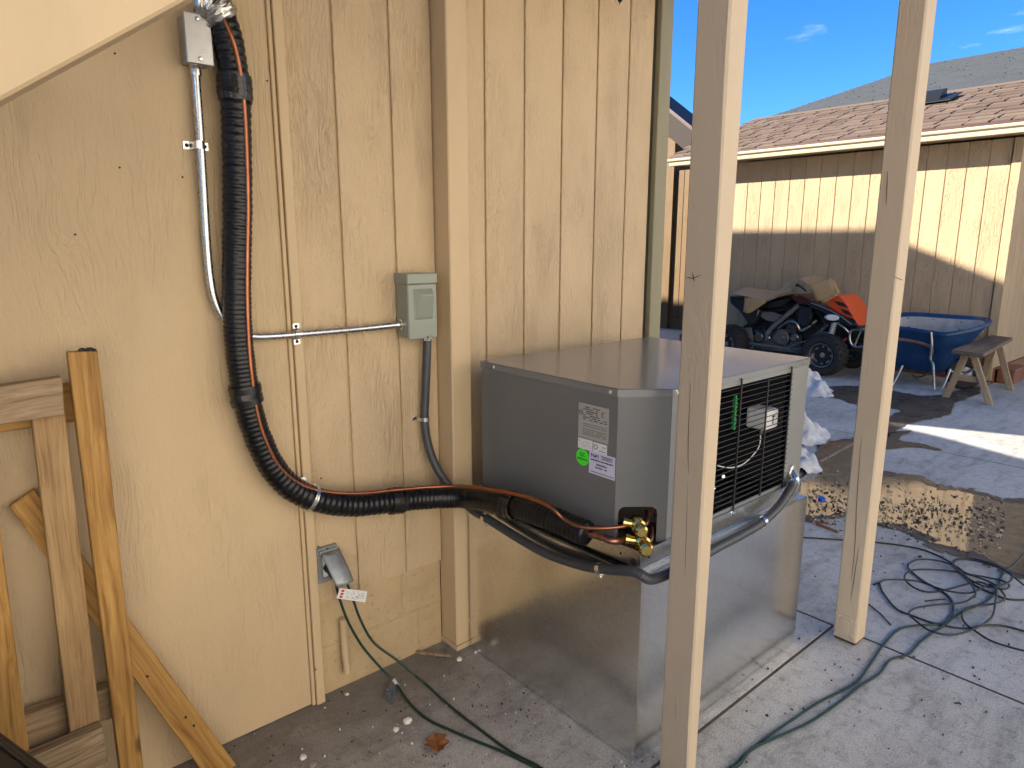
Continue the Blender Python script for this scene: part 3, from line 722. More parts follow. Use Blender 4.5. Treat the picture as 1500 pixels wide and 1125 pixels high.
b.build('top_flange', M_galvb, sm, smooth=False)
for x in (-1.84, -1.19): MB().box(x, x + .04, SY0 + .02, SY1 - .04, SZ + .003, SZ + .018).build('support_rail', M_galvb, sm, smooth=False)

# ------------------------------------------------------------------ cooling unit
AX0, AX1, AY0, AY1, AZ0, AZ1 = -1.878, -1.150, 1.490, 2.424, .672, 1.138
CXc, CYc = -1.250, 1.606   # chamfer
ac = thing('condenser_unit', 'dark grey outdoor cooling unit with black wire grille on the galvanized stand', 'air conditioner', (-1.51, 1.96, SZ))
MB().prism([(AX0 - .01, AY0 - .010), (AX1 + .008, AY0 - .010), (AX1 + .008, AY1 + .006), (AX0 - .01, AY1 + .006)], 2, SZ + .019, SZ + .021).build('pan_floor', M_galvb, ac, smooth=False)
b = MB(); pz0, pz1 = SZ + .022, AZ0 + .006
b.box(AX0 - .010, AX1 + .008, AY0 - .010, AY0 - .008, pz0, pz1, .0005); b.box(AX1 + .006, AX1 + .008, AY0 - .0075, AY1 + .006, pz0, pz1, .0005)
b.box(AX0 - .010, AX0 - .008, AY0 - .0075, AY1 + .006, pz0, pz1); b.box(AX0 - .0075, AX1 + .0055, AY1 + .004, AY1 + .006, pz0, pz1)
b.box(AX0 - .0075, AX1 + .0055, AY0 - .0078, AY0 + .09, AZ0 - .010, AZ0 - .008)
b.build('base_pan', M_galvb, ac, smooth=False)
b = MB(); b.cyl((-1.165, AY0 - .0103, .640), (-1.165, AY0 - .0098, .640), .012, seg=18); b.cyl((-1.215, AY0 - .0103, .650), (-1.215, AY0 - .0098, .650), .004, seg=10); b.cyl((AX1 + .0082, 1.52, .652), (AX1 + .0088, 1.52, .652), .004, seg=10)
b.build('knockout_hole', M_dark, ac)
# cabinet side facing the viewer
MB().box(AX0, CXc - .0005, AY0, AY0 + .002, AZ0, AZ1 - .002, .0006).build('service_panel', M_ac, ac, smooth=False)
# chamfered valve panel with a rounded opening
n_ = Vector((CYc - AY0, AX1 - CXc, 0)).normalized() * 1.0; n_ = Vector((n_.x, -abs(n_.y), 0)); u_ = Vector((AX1 - CXc, CYc - AY0, 0)); L_ = u_.length; u_.normalize()
O_ = Vector((CXc, AY0, 0))
def ch(u, z, d=0): return O_ + u_ * u + n_ * d + Vector((0, 0, z))
def chbox(b, u0, u1, z0, z1, d0, d1): b.quadhex([ch(u0, z0, d0), ch(u1, z0, d0), ch(u1, z1, d0), ch(u0, z1, d0)], [ch(u0, z0, d1), ch(u1, z0, d1), ch(u1, z1, d1), ch(u0, z1, d1)])
hz = .782; hu0, hu1 = .010, L_ - .028
b = MB(); chbox(b, 0, L_, hz, AZ1 - .002, -.002, 0); chbox(b, 0, hu0, AZ0, hz, -.002, 0); chbox(b, hu1, L_, AZ0, hz, -.002, 0)
for (uc, sg) in ((hu0, 1), (hu1, -1)):   # rounded upper corners of the opening
    r = .02; arc = [(uc + sg * (r - r * math.cos(t)), hz - r + r * math.sin(t)) for t in [math.pi / 2 * k / 5 for k in range(6)]]
    for q0, q1 in zip(arc, arc[1:]):
        b.quadhex([ch(*q0, 0), ch(*q1, 0), ch(uc, hz, 0), ch(uc, hz, 0)], [ch(*q0, -.002), ch(*q1, -.002), ch(uc, hz, -.002), ch(uc, hz, -.002)])
bmesh.ops.remove_doubles(b.bm, verts=b.bm.verts, dist=1e-5)
b.build('valve_panel', M_ac, ac, smooth=False)
# corner column between valve panel and grille, and far column
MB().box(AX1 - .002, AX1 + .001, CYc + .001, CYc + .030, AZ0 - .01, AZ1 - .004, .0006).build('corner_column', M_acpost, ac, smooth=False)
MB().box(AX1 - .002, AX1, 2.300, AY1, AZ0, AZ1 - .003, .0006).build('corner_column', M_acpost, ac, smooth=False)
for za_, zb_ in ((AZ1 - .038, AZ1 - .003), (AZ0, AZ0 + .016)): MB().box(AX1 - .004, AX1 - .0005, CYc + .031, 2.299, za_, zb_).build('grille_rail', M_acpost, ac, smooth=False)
MB().box(AX0, AX0 + .002, AY0 + .003, AY1, AZ0, AZ1 - .003).build('cabinet_side', M_ac, ac, smooth=False)
MB().box(AX0 + .003, AX1 - .003, AY1 - .002, AY1, AZ0, AZ1 - .003).build('cabinet_back', M_ac, ac, smooth=False)
# top lid with folded lip
lid = [(AX0 - .003, AY0 - .003), (CXc - .001, AY0 - .003), (AX1 + .003, CYc - .001), (AX1 + .003, AY1 + .003), (AX0 - .003, AY1 + .003)]
b = MB(); b.prism(lid, 2, AZ1 - .0015, AZ1 + .001, .0008)
for q0, q1 in zip(lid, lid[1:] + lid[:1]):
    q0, q1 = Vector((*q0, 0)), Vector((*q1, 0)); nn = Vector(((q1 - q0).y, -(q1 - q0).x, 0)).normalized() * .0015; zz = Vector((0, 0, 1))
    b.quadhex([q0 + zz * (AZ1 - .024), q1 + zz * (AZ1 - .024), q1 + zz * (AZ1 - .002), q0 + zz * (AZ1 - .002)], [q0 - nn + zz * (AZ1 - .024), q1 - nn + zz * (AZ1 - .024), q1 - nn + zz * (AZ1 - .002), q0 - nn + zz * (AZ1 - .002)])
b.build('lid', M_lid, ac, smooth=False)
for (p, d) in [((AX0 + .07, AY0 - .003, AZ1 - .013), (0, -1, 0)), ((CXc - .03, AY0 - .003, AZ1 - .013), (0, -1, 0)), ((AX1 + .003, CYc + .016, AZ1 - .012), (1, 0, 0)), ((AX1 + .003, AY1 - .05, AZ1 - .014), (1, 0, 0)), ((-1.285, AY0 - .0105, .665), (0, -1, 0)), ((AX1 + .001, CYc + .015, AZ0 + .0), (1, 0, 0))]:
    MB().lathe([(0, .004), (.0045, .004), (.005, .001), (.007, .0008), (.007, 0)], p, d, 6).build('screw', M_zinc, ac, smooth=False)
# inside: black coil wall, fan shroud, compressor
b = MB(); b.box(AX1 - .30, AX1 - .292, CYc + .01, AY1 - .01, AZ0, AZ1 - .01)
for k in range(60):
    y = CYc + .02 + k * .0125; b.box(AX1 - .291, AX1 - .283, y, y + .002, AZ0 + .02, AZ1 - .03)
b.build('coil', M_coil, ac, smooth=False)
b = MB(); b.box(AX0 + .01, AX1 - .31, AY0 + .01, AY1 - .01, AZ0 + .002, AZ1 - .012); b.build('inner_housing', M_black, ac, smooth=False)
MB().box(AX1 - .283, AX1 - .02, AY1 - .125, AY1 - .118, AZ0, AZ1 - .01).build('inner_partition', M_coil, ac, smooth=False)
b = MB(); b.lathe([(0, .22), (.04, .215), (.075, .19), (.08, .16), (.08, .01), (0, .01)], (AX1 - .19, 1.80, AZ0), (0, 0, 1), 24); b.build('compressor', M_black, ac)
MB().lathe([(0, .02), (.018, .02), (.022, .014), (.05, .012), (.05, .0), (0, 0)], (AX1 - .16, 1.86, AZ0 + .125), (0, 0, 1), 18).build('compressor_cap', M_zinc, ac)
b = MB()
for k in range(16):
    b.lathe([(0, .006), (.006, .005), (.007, 0)], (AX1 - random.uniform(.05, .2), random.uniform(1.68, 2.1), AZ0 + random.uniform(.02, .13)), (1, -.5, .3), 8)
b.build('inner_bolts', M_zinc, ac)
b = MB()
for q in range(4):
    yy = 1.68 + q * .03; b.tube(spline([(AX1 - .12, yy, AZ0 + .02), (AX1 - .1, yy + .02, AZ0 + .1), (AX1 - .16, yy + .05, AZ0 + .16), (AX1 - .2, yy + .02, AZ0 + .3)], 6), .005, 8)
b.build('inner_pipes', M_copold, ac)
# control box seen through the grille, with its wires
cb = at(1122, 612, 0, AX1 - .06)
MB().box(AX1 - .115, AX1 - .035, cb.y - .042, cb.y + .042, cb.z - .036, cb.z + .036, .006).build('control_box', M_whitebox, ac, smooth=False)
b = MB(); b.box(AX1 - .0345, AX1 - .034, cb.y + .000, cb.y + .006, cb.z - .018, cb.z + .014); b.box(AX1 - .0345, AX1 - .034, cb.y - .006, cb.y + .016, cb.z + .008, cb.z + .013)
b.build('control_mark', M_ink, ac, smooth=False)
MB().lathe([(0, 0), (.008, 0), (.008, .02), (.005, .026), (0, .026)], (AX1 - .07, cb.y - .01, cb.z - .036), (0, 0, -1), 10).build('control_fitting', M_brass, ac)
b = MB(); b.tube(spline([(AX1 - .07, cb.y - .01, cb.z - .06), (AX1 - .07, cb.y - .02, cb.z - .11), (AX1 - .09, cb.y - .07, cb.z - .16), (AX1 - .1, cb.y - .14, cb.z - .165), (AX1 - .12, cb.y - .2, cb.z - .15)], 8), .0022, 8); b.build('control_wire', M_white, ac); b = MB()
b.tube(spline([(AX1 - .1, 1.79, .84), (AX1 - .08, 1.83, .82), (AX1 - .09, 1.87, .83), (AX1 - .12, 1.88, .88), (AX1 - .13, 1.9, .8), (AX1 - .11, 1.86, .77)], 8), .002, 8)
b.build('control_wire', M_white, ac)
gw = at(1082, 605, 0, AX1 - .05); b = MB(); b.box(AX1 - .07, AX1 - .062, gw.y - .004, gw.y + .004, gw.z - .06, gw.z + .06)
for k in range(8): b.box(AX1 - .071, AX1 - .060, gw.y - .008, gw.y + .006, gw.z - .055 + k * .014, gw.z - .048 + k * .014)
b.build('terminal_strip', M_greenwire, ac, smooth=False)
# wire grille: every bar is a part
zt, zb = AZ1 - .045, AZ0 + .022; N = 23
bar = MB().cyl((0, 0, 0), (0, 2.303 - (CYc + .026), 0), .0017, seg=8).mesh('grille_bar', M_wire)
for k in range(N):
    inst('grille_bar', bar, ac, (AX1 + .004, CYc + .028, zb + (zt - zb) * k / (N - 1)))
for y in (1.963, 2.130, 2.286, 1.80, 1.645):
    long_ = y in (1.963, 2.286, 1.645)
    o = MB().cyl((AX1 + .007, y, zb - (.03 if long_ else .006)), (AX1 + .007, y, zt + (.03 if long_ else .006)), .0032, seg=8).build('grille_upright', M_wire, ac)
    if long_:
        for z in (zb - .026,): MB().lathe([(0, .006), (.006, .005), (.008, 0)], (AX1 + .008, y, z), (1, 0, 0), 10).build('screw', M_zinc, o)
# brass service valves in the opening
for (px, py, sc_) in ((934, 768, 1.25), (940, 793, 1.4)):
    c = at(px, py, 1, 1.525); v = thing('service_valve', None, None); v.parent = ac; v.location = c - wloc(ac)
    ax_ = Vector((.80, -.60, -.05)).normalized(); lat = Vector((.66, .75, 0)); k_ = sc_
    b = MB(); b.lathe([(0, -.030 * k_), (.012 * k_, -.030 * k_), (.0135 * k_, -.012 * k_), (.017 * k_, -.008 * k_), (.017 * k_, .010 * k_), (.012 * k_, .014 * k_), (.012 * k_, .018 * k_), (0, .018 * k_)], c, ax_, 14)
    b.lathe([(0, -.016 * k_), (.011 * k_, -.016 * k_), (.011 * k_, .018 * k_), (.008 * k_, .020 * k_), (0, .020 * k_)], c, Vector((0, 0, 1)), 12)
    b.lathe([(0, 0), (.010 * k_, 0), (.010 * k_, .026 * k_), (.012 * k_, .027 * k_), (.012 * k_, .036 * k_), (0, .036 * k_)], c, -lat + Vector((0, 0, .2)), 12)
    b.build('valve_body', M_brass, v)
    MB().lathe([(0, .022 * k_), (.011 * k_, .022 * k_), (.0155 * k_, .018 * k_), (.0155 * k_, .004 * k_), (.012 * k_, .002 * k_), (.012 * k_, 0), (0, 0)], c + ax_ * .019 * k_, ax_, 12).build('valve_cap', M_brass, v)
    MB().lathe([(0, .018), (.006, .018), (.0085, .014), (.0085, 0), (0, 0)], c - Vector((.022, .012, .004)), Vector((-.25, -.95, 0)), 12).build('port_cap', M_black, v)
    MB().tube(spline([c + lat * .01, c + lat * .025 + Vector((0, 0, .006)), c + lat * .04 + Vector((-.05, .045, .012))], 5), .008, 10).build('valve_pipe', M_copold, v)
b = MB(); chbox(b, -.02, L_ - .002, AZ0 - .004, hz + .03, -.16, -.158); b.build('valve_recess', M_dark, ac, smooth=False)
# stickers
def label_on(name, x0, x1, z0, z1, mat, lab, d=.0):
    return tag(MB().box(x0, x1, AY0 - .0012 - d, AY0 - .0003 - d, z0, z1).build(name, mat, ac, smooth=False), lab)
def printlines(parent, x0, x1, z0, z1, rows, mat, d, h=.0022, fill=.7, jit=1):
    b = MB()
    for k in range(rows):
        z = z1 - (z1 - z0) * (k + .5) / rows; x = x0
        while x < x1:
            wd = random.uniform(.003, .011) * jit
            if random.random() < fill: b.box(x, min(x + wd, x1), AY0 - d - .0004, AY0 - d, z - h / 2, z + h / 2)
            x += wd + .0018
    b.build('print', mat, parent, smooth=False)
xa, za = -1.404, 1.078
np_ = label_on('nameplate', -1.404, -1.283, .966, 1.073, M_silverlab, 'silver rating plate with small black print')
printlines(np_, -1.384, -1.29, 1.022, 1.066, 7, M_ink, .0013, .0026, .62); printlines(np_, -1.384, -1.29, .976, .998, 4, M_ink, .0013, .0012, .9)
b = MB(); b.box(-1.384, -1.29, AY0 - .0017, AY0 - .0013, 1.0105, 1.0115); b.box(-1.384, -1.29, AY0 - .0017, AY0 - .0013, 1.0035, 1.0045)
b.lathe([(.0068, 0), (.0085, 0), (.0085, .0004), (.0068, .0004), (.0068, 0)], (-1.394, AY0 - .0013, 1.044), (0, -1, 0), 16)
b.box(-1.3965, -1.3915, AY0 - .0017, AY0 - .0013, 1.042, 1.046); b.build('print', M_ink, np_, smooth=False)
l2 = label_on('warning_label', -1.404, -1.344, .930, .963, M_white, 'small white warning sticker'); printlines(l2, -1.388, -1.348, .935, .957, 4, M_silverlab, .0013, .0014)
b = MB(); b.prism([(-1.401, .952), (-1.394, .952), (-1.3975, .959)], 1, AY0 - .0017, AY0 - .0013); b.build('warning_sign', M_yel, l2, smooth=False)
l3 = label_on('approval_label', -1.341, -1.287, .921, .962, M_white, 'small white sticker with round emblem'); printlines(l3, -1.317, -1.292, .935, .955, 3, M_ink, .0013, .0018)
b = MB(); b.lathe([(.006, 0), (.008, 0), (.008, .0004), (.006, .0004), (.006, 0)], (-1.331, AY0 - .0013, .948), (0, -1, 0), 16); b.build('emblem', M_navy, l3, smooth=False)
lg = tag(MB().lathe([(0, .001), (.0262, .001), (.0265, 0), (0, 0)], (-1.384, AY0 - .0003, .903), (0, -1, 0), 32).build('round_sticker', M_greenlab, ac, smooth=False), 'round bright green sticker reading QC APPROVAL')
RX = Matrix(((1, 0, 0), (0, 0, -1), (0, 1, 0))).to_4x4()
textmesh('QC', .015, M_ink, 'print', Matrix.Translation((-1.384, AY0 - .0015, .911)) @ RX, lg)
textmesh('APPROVAL', .0088, M_ink, 'print', Matrix.Translation((-1.384, AY0 - .0015, .897)) @ RX, lg)
l4 = label_on('maker_label', -1.356, -1.254, .862, .932, M_lilac, 'pale lilac maker sticker with navy logo', .0006)
textmesh('M M', .0175, M_navy, 'logo', Matrix.Translation((-1.3335, AY0 - .0021, .919)) @ RX, l4, .0003)
b = MB(); b.box(-1.3355, -1.3305, AY0 - .0024, AY0 - .0019, .916, .921)
for z in (.925, .914): b.box(-1.310, -1.262, AY0 - .0024, AY0 - .0019, z, z + .0009)
b.build('logo', M_navy, l4, smooth=False)
printlines(l4, -1.308, -1.265, .9155, .9245, 2, M_navy, .0019, .0024, .8); printlines(l4, -1.348, -1.262, .9035, .9095, 1, M_ink, .0019, .004, .95); printlines(l4, -1.33, -1.284, .880, .899, 2, M_ink, .0019, .0048, .95, .5); printlines(l4, -1.350, -1.258, .866, .872, 1, M_ink, .0019, .0022, .9)

# ------------------------------------------------------------------ outdoor outlet
ol = thing('wall_outlet', 'grey weatherproof wall outlet with its flap propped open by two plugs', 'outlet', (WX, .955, .475))
y0, y1, z0, z1 = .896, .974, .432, .556
MB().box(WX, WX + .018, y0, y1, z0, z1, .003).build('cover_plate', M_cast, ol, smooth=False)
MB().box(WX + .0185, WX + .021, y0 + .020, y1 - .030, z0 + .022, z1 - .03, .001).build('receptacle', M_white, ol, smooth=False)
b = MB()
def flap(u, v):
    y = y0 + .012 + u * (y1 - y0 - .014); a = v * .118; bow = .010 * math.sin(math.pi * u) + .006 * math.sin(math.pi * v)
    return Vector((WX + .024 + a * .62 + bow, y + v * .012, z1 - .012 - a * .80))
b.grid(flap, 8, 8); b.build('flap', M_cast, ol, solid=.006)
b = MB(); b.cyl((WX + .022, y0 + .008, z1 - .012), (WX + .022, y1 - .006, z1 - .012), .006); b.build('hinge', M_cast, ol)
for k in range(2):
    MB().lathe([(0, 0), (.016, 0), (.017, .012), (.012, .03), (.006, .042), (0, .042)], (WX + .022, .930 + k * .016, .492 - k * .026), (1, .15, -.5), 14).build('plug', M_black, ol)
MB().lathe([(0, .003), (.004, .003), (.005, 0)], (WX + .018, .935, z1 - .008), (1, 0, 0), 8).build('screw', M_dark, ol)

# ------------------------------------------------------------------ extension cords
def cord(name, label, strands, r, mat, group=None):
    t = thing(name, label, 'cord', strands[0][0], group); b = MB()
    for s in strands: b.tube(resample(spline(s, 8), .012), r, 9)
    b.build('cable', mat, t); return t
z3 = lambda x, y: (900 + x / 2.5, 850 + y / 2.5)
z6 = lambda x, y: (1280 + x / 6.25, 780 + y / 6.25)
RC = .0046
def gpts(l, z=RC + .001): return [G(x, y, z) for x, y in l]
cA = [Vector((WX + .05, .945, .455))] + [at(491, 846, 0, WX + .045), at(495, 868, 0, WX + .045), at(509, 908, 0, WX + .05), at(530, 945, 0, WX + .06), at(556, 976, 0, WX + .085), at(580, 1001, 0, WX + .12)] + gpts([(598, 1027), (625, 1052), (662, 1070), (700, 1086), (742, 1103), (790, 1127)]) + \
     [Vector((-1.16, 1.26, RC)), Vector((-.98, 1.33, RC)), Vector((-.86, 1.48, RC))] + gpts([(1062, 1132)] + [z3(*q) for q in [(440, 670), (480, 630), (560, 570), (650, 510), (740, 450), (880, 375), (940, 300), (985, 235), (1040, 180), (1100, 165)]] + [z6(*q) for q in [(620, 830), (700, 770), (730, 680), (700, 600), (600, 520), (450, 440), (330, 340), (310, 290)]])
cB = [Vector((WX + .05, .962, .44))] + [at(502, 843, 0, WX + .06), at(514, 868, 0, WX + .06), at(527, 905, 0, WX + .06), at(547, 940, 0, WX + .07), at(581, 966, 0, WX + .12), at(605, 986, 0, WX + .16)] + gpts([(625, 1003), (662, 1036), (710, 1073), (752, 1103), (795, 1126)]) + \
     [Vector((-1.13, 1.24, RC)), Vector((-.95, 1.31, RC)), Vector((-.84, 1.47, RC))] + gpts([(1070, 1131)] + [z3(*q) for q in [(460, 672), (500, 620), (590, 575), (720, 515), (830, 440), (900, 385), (970, 340), (1010, 290), (1075, 270), (1120, 225), (1165, 190)]] + [z6(*q) for q in [(640, 850), (780, 740), (1000, 640), (1100, 560), (1170, 400), (1220, 340), (1290, 290), (1375, 200), (1440, 150)]])
ca = cord('extension_cord', 'dark green cord from the outlet, the lower strand with the dark tag', [cA], RC, M_cord, 'green extension cords on the ground')
cb_ = cord('extension_cord', 'dark green cord from the outlet, the upper strand leading right to the puddle edge', [cB], RC, M_cord, 'green extension cords on the ground')
lv = lambda l, zz: [G(*z6(*q), z=zz + .004 * math.sin(i * .9)) for i, q in enumerate(l)]
pile = [gpts([(1150, 788), (1178, 787)] + [z6(*q) for q in [(0, 85), (340, 130), (520, 180), (700, 270), (820, 390), (940, 490), (1100, 560), (1220, 605), (1375, 615), (1500, 610)]]),
        lv([(310, 290), (400, 245), (560, 250), (740, 300), (850, 370), (1000, 400), (1180, 440), (1240, 485), (1190, 515), (1080, 490), (960, 450), (850, 470), (640, 525), (480, 540), (350, 490), (280, 410), (330, 350), (480, 335), (700, 350), (900, 390), (1100, 470), (1190, 560), (1190, 610), (1100, 650), (900, 670), (810, 730), (830, 820), (960, 920), (1100, 1000), (1375, 1080), (1500, 1090)], .014),
        lv([(50, 460), (110, 430), (280, 430), (430, 450), (600, 510), (720, 540), (880, 550), (1000, 500), (1060, 470), (1120, 520), (1110, 650), (1080, 770), (960, 860), (800, 920), (650, 930), (500, 890), (380, 800), (320, 740), (380, 690), (560, 660), (800, 640), (900, 590), (930, 540), (860, 430), (760, 340), (720, 280), (760, 240), (900, 235), (1100, 290), (1250, 370), (1270, 410), (1220, 460), (1080, 500), (900, 440), (740, 300), (760, 250), (900, 250), (1120, 310), (1240, 370), (1375, 480), (1480, 540)], .024),
        gpts([z6(*q) for q in [(0, 475), (50, 460), (80, 540), (200, 690), (330, 750), (560, 830), (820, 875), (1000, 850), (1180, 850), (1375, 900), (1500, 940)]])]
cord('extension_cord', 'tangled pile of looped dark cord lying on the concrete at the right', pile, .0042, M_cordb, 'green extension cords on the ground')
# warning tag and dark tag on the cords
t0 = Vector((WX + .066, 0, 0))
q = [at(498, 861, 0, t0.x + .004), at(538, 866, 0, t0.x + .01), at(535, 882, 0, t0.x + .012), at(493, 876, 0, t0.x + .006)]
tgw = MB().quadhex(q, [p - Vector((.001, 0, 0)) for p in q]).build('cord_tag', M_white, cb_, smooth=False); tgw['label'] = 'white paper tag with red and black print'
b = MB(); r_ = MB()
ex, ez = (q[1] - q[0]), (q[3] - q[0])
for k in range(40):
    u, v = random.uniform(.22, .92), random.uniform(.12, .85); p = q[0] + ex * u + ez * v + Vector((.0006, 0, 0)); b.quadhex([p, p + ex * .05, p + ex * .05 + ez * .05, p + ez * .05], [x + Vector((.0004, 0, 0)) for x in (p, p + ex * .05, p + ex * .05 + ez * .05, p + ez * .05)])
for v in (.12, .42, .70):
    p = q[0] + ex * .08 + ez * v + Vector((.0006, 0, 0)); r_.quadhex([p, p + ex * .1, p + ex * .1 + ez * .2, p + ez * .2], [x + Vector((.0004, 0, 0)) for x in (p, p + ex * .1, p + ex * .1 + ez * .2, p + ez * .2)])
b.build('print', M_silverlab, tgw, smooth=False); r_.build('print', M_red, tgw, smooth=False)
q = [at(574, 996, 0, WX + .115), at(584, 1006, 0, WX + .125), at(575, 1030, 2, .004), at(563, 1020, 2, .010)]
tgd = MB().quadhex(q, [p - Vector((0, 0, .0015)) for p in q]).build('cord_tag', simple('grey plastic tag', (.10, .11, .12), .3, var=.8, vscale=90), ca, smooth=False); tgd['label'] = 'dark printed tag with pale specks'
MB().tube([at(576, 994, 0, WX + .112), at(583, 1005, 0, WX + .125)], .0065, 10).build('tag_sleeve', M_silverlab, ca)

# ------------------------------------------------------------------ lumber stored against the wall at the left
def X(px, py, x): return at(px, py, 0, x)
def Q(pts, x): return [X(px, py, x) for px, py in pts]
fr = thing('wooden_pallet', 'unpainted pine pallet frame of rails and studs stored under the stair at far left', 'pallet', (-1.95, .15, .1))
board('stud', Q([(45, 600), (95, 600), (149, 1074), (103, 1078)], -1.925), .036, M_pine, fr)
def rail(name, pts, x, th, mat):   # grain runs along the rail: give ends as top/bottom pairs
    q = Q(pts, x); return board(name, [q[0], q[3], q[2], q[1]], th, mat, fr)
rail('top_rail', [(-120, 583), (91, 552), (95, 607), (-120, 640)], -1.888, .036, M_oldpine)
rail('top_rail', [(-120, 592), (113, 561), (114, 617), (-120, 650)], -1.965, .036, M_cedar)
rail('bottom_rail', [(-80, 1085), (182, 1000), (182, 1045), (-80, 1145)], -1.962, .036, M_oldpine)
rail('bottom_rail', [(-60, 1155), (150, 1064), (158, 1116), (-60, 1225)], -1.888, .036, M_oldpine)
board('stud', Q([(-60, 610), (-22, 605), (43, 1100), (-10, 1110)], -1.926), .036, M_cedar, fr)
board('brace', [X(14, 742, -1.985), X(50, 717, -1.985), X(362, 1142, -1.905), X(318, 1160, -1.905)], .018, M_cedar, None)
br = bpy.context.scene.objects.get('brace'); br.name = 'diagonal_plank'; tag(br, 'orange pine plank leaning diagonally across the wall behind the upright', 'plank')
nl_ = MB().cyl((0, 0, 0), (.003, 0, 0), .0032, seg=8).mesh('nail', M_dark)
for (px, py) in ((216, 990), (284, 1062), (272, 1050)):
    p = X(px, py, -1.9445 + (py - 960) * .00022); o = bpy.data.objects.new('nail', nl_); COL.objects.link(o); o.parent = br; o.matrix_local = br.matrix_world.inverted() @ Matrix.Translation(p)
up = board('upright_plank', Q([(99, 516), (143, 513), (214, 1160), (180, 1160)], -1.90), .03, M_cedar, None)
tag(up, 'tall golden pine plank standing upright with a rotten black top end', 'plank')
rot = MB()
for k in range(14):
    p = X(random.uniform(118, 142), 514, -1.905) + Vector((random.uniform(-.02, 0), 0, random.uniform(-.003, .004))); s = random.uniform(.003, .007)
    rot.box(p.x - s, p.x + s, p.y - s, p.y + s, p.z - s, p.z + s * .8, .001)
o = rot.build('rotten_end', M_fl1, smooth=False); o.parent = up; o.matrix_parent_inverse = up.matrix_world.inverted()
# black plastic tote at the bottom edge
M_tote = simple('black tote plastic', (.016, .016, .017), .38, bump=.2, bscale=40)
ta, tb = G(-6, 1064, .62), G(84, 1130, .62)
tt = thing('black_bin', 'black plastic bin with ribbed lid cut off by the bottom left corner', 'bin', ((ta + tb) / 2).to_tuple())
ex = (tb - ta).normalized(); ey = Vector((0, 0, 1)).cross(ex); ey = -ey if ey.dot(Vector((0, 0, 0)) - ta) < 0 else ey
def T(u, v, z): p = ta + ex * u + ey * v; return Vector((p.x, p.y, z))
def tbx(b, u0, u1, v0, v1, z0, z1, bev=.002): b.quadhex([T(u0, v0, z0), T(u1, v0, z0), T(u1, v1, z0), T(u0, v1, z0)], [T(u0, v0, z1), T(u1, v0, z1), T(u1, v1, z1), T(u0, v1, z1)], bev)
Lt = .42; u0 = -.2
b = MB(); tbx(b, u0 + .02, Lt - .02, .02, .28, .0, .595, .01); b.build('bin', M_tote, tt, smooth=False)
b = MB(); tbx(b, u0, Lt, 0, .30, .597, .618, .004); b.build('lid', M_tote, tt, smooth=False)
b = MB(); tbx(b, u0 + .01, Lt - .01, .012, .022, .6185, .624); tbx(b, u0 + .01, Lt - .01, .05, .055, .6185, .622); b.build('lid_rib', M_tote, tt, smooth=False)

# ------------------------------------------------------------------ small litter on the floor
def pebble(px, py, s, mat, label, flat=.55, name='plaster_chip', grp='white plaster chips on the concrete', cat='debris'):
    p = G(px, py); t = bmesh.new(); bmesh.ops.create_icosphere(t, subdivisions=2, radius=s)
    sd_ = random.random() * 99
    from mathutils import noise as NZ
    for v in t.verts:
        d = NZ.noise(v.co / s * 1.1 + Vector((sd_, 0, 0))); v.co *= 1 + .5 * d; v.co.z *= flat
    zmin = min(v.co.z for v in t.verts)
    for v in t.verts: v.co += Vector((p.x, p.y, -zmin))
    b = MB(); b.merge(t); o = b.build(name, mat, loc=p, smooth=True, ang=25); tag(o, label, cat, grp); return o
M_chip = simple('white plaster', (.72, .69, .62), .8, bump=.4, bscale=120, var=.1, vscale=50)
for px, py, s, lb in ((597, 1058, .014, 'largest white plaster chip beside the brown leaf'), (580, 1070, .010, 'small white plaster chip left of the largest one'), (673, 967, .011, 'white plaster chip at the foot of the corner post'),
                      (444, 1111, .011, 'white plaster chip nearest the bottom of the frame'), (508, 1018, .008, 'white plaster chip close to the block foundation'), (476, 1037, .004, 'tiny white crumb beside the batten foot'),
                      (697, 956, .006, 'white plaster chip touching the galvanized stand')):
    pebble(px, py, s, M_chip, lb)
pebble(458, 1120, .013, simple('grey flat stone', (.30, .27, .22), .8, var=.2), 'flat grey stone beside the lowest white chip', .25, 'stone', None, 'stone')
for a, c, w_, lb in (((610, 957), (662, 962), .012, 'brown wood splinter lying at the foot of the corner post'), ((1196, 768), (1228, 780), .02, 'short brown wood offcut on the concrete beside the puddle'), ((1185, 764), (1222, 768), .010, 'thin dark twig beside the wood offcut')):
    A, B = G(*a), G(*c); d = (B - A); n_ = Vector((-d.y, d.x, 0)).normalized() * w_ / 2; z = Vector((0, 0, .012))
    o = MB().quadhex([A - n_ + z * .1, B - n_ + z * .1, B + n_ + z * .1, A + n_ + z * .1], [A - n_ * .8 + z, B - n_ + z * .8, B + n_ * .7 + z * .8, A + n_ + z], .001).build('wood_scrap', M_redwood if 'offcut' in lb else M_oldpine, loc=A, smooth=False); tag(o, lb, 'wood scrap')
# joint strip lifted from the slab gap
A, B = G(1201, 677), G(1300, 622); d = B - A; n_ = Vector((-d.y, d.x, 0)).normalized() * .012; z = Vector((0, 0, .010))
o = MB().quadhex([A - n_, B - n_, B + n_, A + n_], [A - n_ + z, B - n_ + z, B + n_ + z, A + n_ + z], .002).build('joint_strip', M_oldpine, loc=A, smooth=False); tag(o, 'long thin wooden strip in the slab joint beside the snow', 'wood strip')
